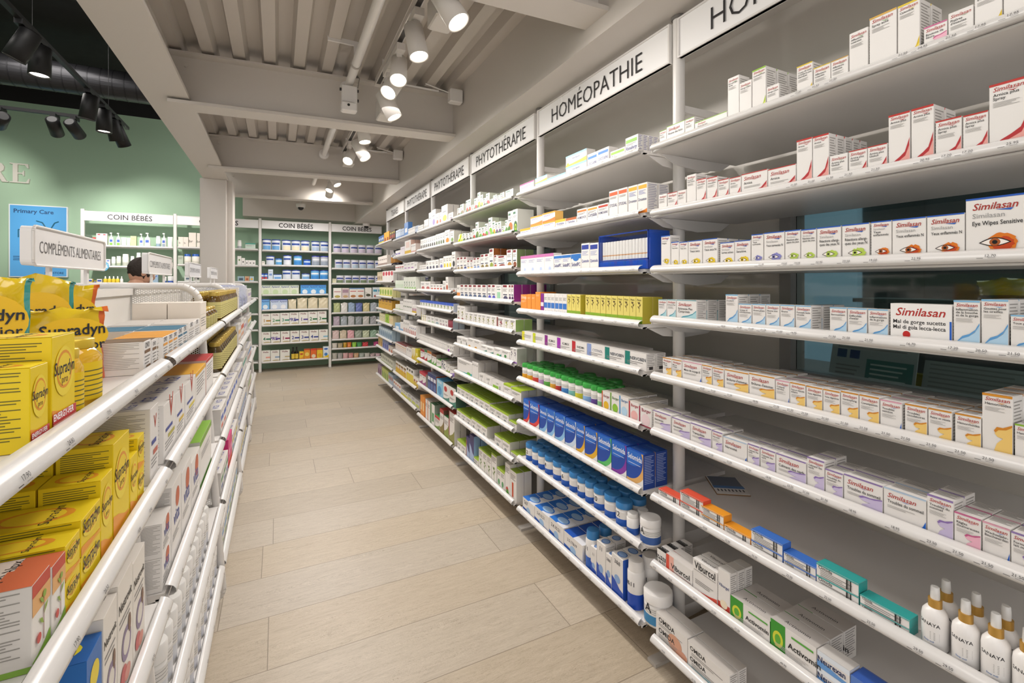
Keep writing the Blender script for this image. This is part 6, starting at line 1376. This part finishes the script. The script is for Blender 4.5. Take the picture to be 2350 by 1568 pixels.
for i, (c1_, c2_, d_) in enumerate((('b8a8c8', 'd8d0e0', 'lilac'), ('e8c83a', '4a9a5a', 'yellow'), ('4a8ad0', 'c84a4a', 'blue'), ('8fb85a', 'd8a84a', 'green'), ('c8a070', '4a5a9a', 'tan'))):
    gon(4, i, I_, 2, f'567.5 577 800 7 {cb(c1_, c2_)} h.12', d_+'_band_box', 'vitamin box', 'white box with %s band' % d_)

# ---------------------------------------------------------------- office seen through the glass
DK = mat('3a3d3e', .6)
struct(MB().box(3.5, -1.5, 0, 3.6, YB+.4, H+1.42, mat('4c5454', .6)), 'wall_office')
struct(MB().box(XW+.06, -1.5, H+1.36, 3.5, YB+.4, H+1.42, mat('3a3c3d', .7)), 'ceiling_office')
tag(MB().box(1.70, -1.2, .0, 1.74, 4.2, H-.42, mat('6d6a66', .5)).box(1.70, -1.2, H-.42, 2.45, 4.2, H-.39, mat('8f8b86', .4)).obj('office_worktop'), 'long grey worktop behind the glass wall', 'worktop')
o = MB().box(3.43, 1.75, 0, 3.49, 2.35, 2.05, mat('9fc3d8', .4, emit=.25)).obj('office_door'); tag(o, 'pale blue door with painted-in glow at the back of the office', 'door')  # door is no lamp; emission in its paint stands in for light on it
for i, (y, w_, h_) in enumerate(((-.6, .9, 1.9), (.5, .8, 2.2), (2.6, .9, 1.9))):
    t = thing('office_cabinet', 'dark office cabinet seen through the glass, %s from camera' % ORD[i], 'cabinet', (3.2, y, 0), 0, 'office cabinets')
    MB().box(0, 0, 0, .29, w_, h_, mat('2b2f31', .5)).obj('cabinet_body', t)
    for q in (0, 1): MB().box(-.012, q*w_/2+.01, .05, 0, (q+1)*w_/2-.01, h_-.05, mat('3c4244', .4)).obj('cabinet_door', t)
def board(name, y, z, w_, h_, tilt, fn, lab, cat, x=1.80):
    o = thing(name, lab, cat, (x, y, z+.006), -pi/2); b = MB(); fn(b, w_, h_); m = b.obj('sheet', o); m.rotation_euler = (tilt, 0, 0)
def notice(b, w, h):
    b.box(0, 0, 0, w, .004, h, mat('c4c8ca', .4)); F_ = Face(b, Matrix.Translation((0, -.0002, 0)) @ Matrix.Rotation(pi/2, 4, 'X'), w, h)
    F_.rect(.45, .12, .97, .62, '4f8a86'); F_.rect(.08, .6, .2, .75, '3a5a8a'); F_.rect(.24, .6, .36, .75, '2f4a8a'); F_.lines(.08, .9, .95, 3, .012); F_.lines(.5, .52, .9, 4, .016, 'dfe8e6'); F_.lines(.08, .45, .38, 4, .014)
def papers(b, w, h):
    b.box(0, 0, 0, w, .004, h, mat('b9bcbc', .5)); F_ = Face(b, Matrix.Translation((0, -.0002, 0)) @ Matrix.Rotation(pi/2, 4, 'X'), w, h); F_.lines(.05, .9, .95, 12, .014)
ZD = H-.389
board('printed_notice', 1.02, ZD, .26, .20, -.25, notice, 'printed notice with teal panel standing behind the glass', 'notice')
board('price_sheets', .76, ZD, .30, .14, -.3, papers, 'stack of printed sheets leaning behind the glass', 'papers', 1.84)
tag(MB().box(0, 0, 0, .03, .20, .09, mat('c8b41f', .5)).box(-.001, .02, .02, 0, .18, .05, mat('8a7a2f')).obj('yellow_folder', None, (1.88, .66, ZD)), 'yellow folder on the office worktop behind glass', 'folder')
for i in range(4):
    tag(MB().box(0, 0, 0, .16, .006, .20, mat(('8fa8a2', '5f9a88', '9aa8a8', '6f7f80')[i], .2)).obj('binder', None, (1.95, .50-.035*i, ZD)), 'grey green binder behind the glass, %s from left' % ORD[i], 'binder', 'binders on the office worktop')
for i, y in enumerate((.62, .50, .36)):
    me = pouch_mesh(.12, .04, .07, 'b8a42a', ('2a2a2a', 'b8a42a'), 20+i); put(me, 'candy_bag', 'dark and yellow candy bag behind the glass, %s from left' % ORD[i], 'bag', (2.0, y, H-.055), -pi/2, 'candy bags on the office shelf')
tag(MB().box(1.93, .1, H-.07, 2.12, 1.0, H-.056, mat('5a6a68', .4)).box(1.99, .12, ZD, 2.05, .14, H-.07, mat('5a6a68', .4)).box(1.99, .94, ZD, 2.05, .96, H-.07, mat('5a6a68', .4)).obj('desk_shelf'), 'small raised shelf standing on the office worktop', 'shelf')
lamp('office_light', 'AREA', (2.6, 1.0, H+1.3), 7, (.9, 1, 1), (2.6, 1.0, 0), size=1.0)

# ---------------------------------------------------------------- customer behind the gondolas
def skinned(name, verts, edges, mat_, parent, sub=2):
    me = bpy.data.meshes.new(name); me.from_pydata([v[:3] for v in verts], edges, []); me.materials.append(mat_)
    o = bpy.data.objects.new(name, me); COL.objects.link(o); o.parent = parent
    md = o.modifiers.new('skin', 'SKIN'); md.use_smooth_shade = True
    sv = me.skin_vertices[0].data
    for i, v in enumerate(verts): r = v[3]; sv[i].radius = r if isinstance(r, tuple) else (r, r); sv[i].use_root = (i == 0)
    s = o.modifiers.new('sub', 'SUBSURF'); s.levels = sub; s.render_levels = sub; return o
pr = thing('person', 'person with short dark hair looking down behind the gondolas', 'person', (-1.12, 4.85, 0), radians(-60))
# local +y is the way the person faces
V = [(0, 0, .88, (.15, .11)), (0, .02, 1.05, (.13, .10)), (0, .05, 1.20, (.16, .11)), (0, .06, 1.28, (.12, .08)), (0, .085, 1.345, .052), (0, .10, 1.375, .05),
     (.17, .05, 1.24, .05), (.22, .06, 1.0, .038), (.19, .22, .90, .030), (-.17, .05, 1.24, .05), (-.22, .06, 1.0, .038), (-.19, .22, .90, .030),
     (.09, 0, .80, .085), (.10, .02, .45, .055), (.10, -.02, .08, .038), (.10, .12, .04, .035), (-.09, 0, .80, .085), (-.10, .02, .45, .055), (-.10, -.02, .08, .038), (-.10, .12, .04, .035)]
SKIN = mat('c99a80', .5)
body = skinned('body', V, [(0, 1), (1, 2), (2, 3), (3, 4), (4, 5), (2, 6), (6, 7), (7, 8), (2, 9), (9, 10), (10, 11), (0, 12), (12, 13), (13, 14), (14, 15), (0, 16), (16, 17), (17, 18), (18, 19)], SKIN, pr)
Vs = [(a, b, c, tuple(q*1.12 for q in r) if isinstance(r, tuple) else r*1.2) for a, b, c, r in V]
skinned('shirt', [Vs[i] for i in (0, 1, 2, 3, 6, 7, 9, 10)], [(0, 1), (1, 2), (2, 3), (2, 4), (4, 5), (2, 6), (6, 7)], mat('e2ddd8', .8), pr)
skinned('trousers', [Vs[i] for i in (0, 12, 13, 14, 16, 17, 18)], [(0, 1), (1, 2), (2, 3), (0, 4), (4, 5), (5, 6)], mat('2c3140', .8), pr)
hm = bpy.data.meshes.new('head'); import bmesh
def blob(name, loc, sc, m, parent, rot=0, fn=None, seg=24):
    bm = bmesh.new(); bmesh.ops.create_uvsphere(bm, u_segments=seg, v_segments=16, radius=1)
    for v in bm.verts:
        if fn: v.co = fn(v.co)
        v.co = Vector((v.co.x*sc[0], v.co.y*sc[1], v.co.z*sc[2]))
    me = bpy.data.meshes.new(name); bm.to_mesh(me); bm.free(); me.materials.append(m); me.polygons.foreach_set('use_smooth', [True]*len(me.polygons))
    o = bpy.data.objects.new(name, me); COL.objects.link(o); o.parent = parent; o.location = loc; o.rotation_euler = (rot, 0, 0); return o
def face(c):
    c = c.copy()
    if c.z < 0: k = 1+.28*c.z; c.x *= k; c.y *= 1+.10*c.z
    if abs(c.x) < .2 and c.y > .8 and -.35 < c.z < .15: c.y += .16*(1-abs(c.x)*5)
    return c
hd = blob('head', (0, .115, 1.425), (.074, .092, .108), SKIN, pr, radians(-28), face)
for s in (-1, 1):
    blob('ear', (s*.075, -.005, -.01), (.010, .018, .028), SKIN, hd, 0, None, 10); blob('eye', (s*.030, .083, .012), (.013, .008, .008), mat('f2ece6', .3), hd, 0, None, 10); blob('pupil', (s*.030, .0905, .012), (.005, .003, .005), mat('2a1c14', .2), hd, 0, None, 8)
blob('mouth', (0, .080, -.055), (.022, .008, .006), mat('a8604f', .5), hd, 0, None, 10)
rh = random.Random(4)
def hair(c):
    c = c.copy(); n = .03*sin(c.x*23+c.z*9)+.03*sin(c.z*31+c.y*12); return c*(1+n)
blob('hair', (0, -.014, .024), (.085, .094, .100), mat('2a2019', .75, bump=.6), hd, 0, hair, 48)
for s in (-1, 1):
    hb = [(s*.19, .22, .90, .020), (s*.185, .27, .89, .022), (s*.18, .31, .885, .018)]; ed = [(0, 1), (1, 2)]
    for j, (dx, ln) in enumerate(((-.024, .06), (-.008, .07), (.008, .065), (.024, .05))):
        n0 = len(hb); hb += [(s*.18+dx, .33, .885, .009), (s*.18+dx, .33+ln*.5, .875, .008), (s*.18+dx, .33+ln*.8, .855, .007)]; ed += [(2, n0), (n0, n0+1), (n0+1, n0+2)]
    n0 = len(hb); hb += [(s*.18-s*.04, .29, .88, .009), (s*.18-s*.055, .33, .87, .008)]; ed += [(1, n0), (n0, n0+1)]
    skinned('hand', hb, ed, SKIN, pr, 1)
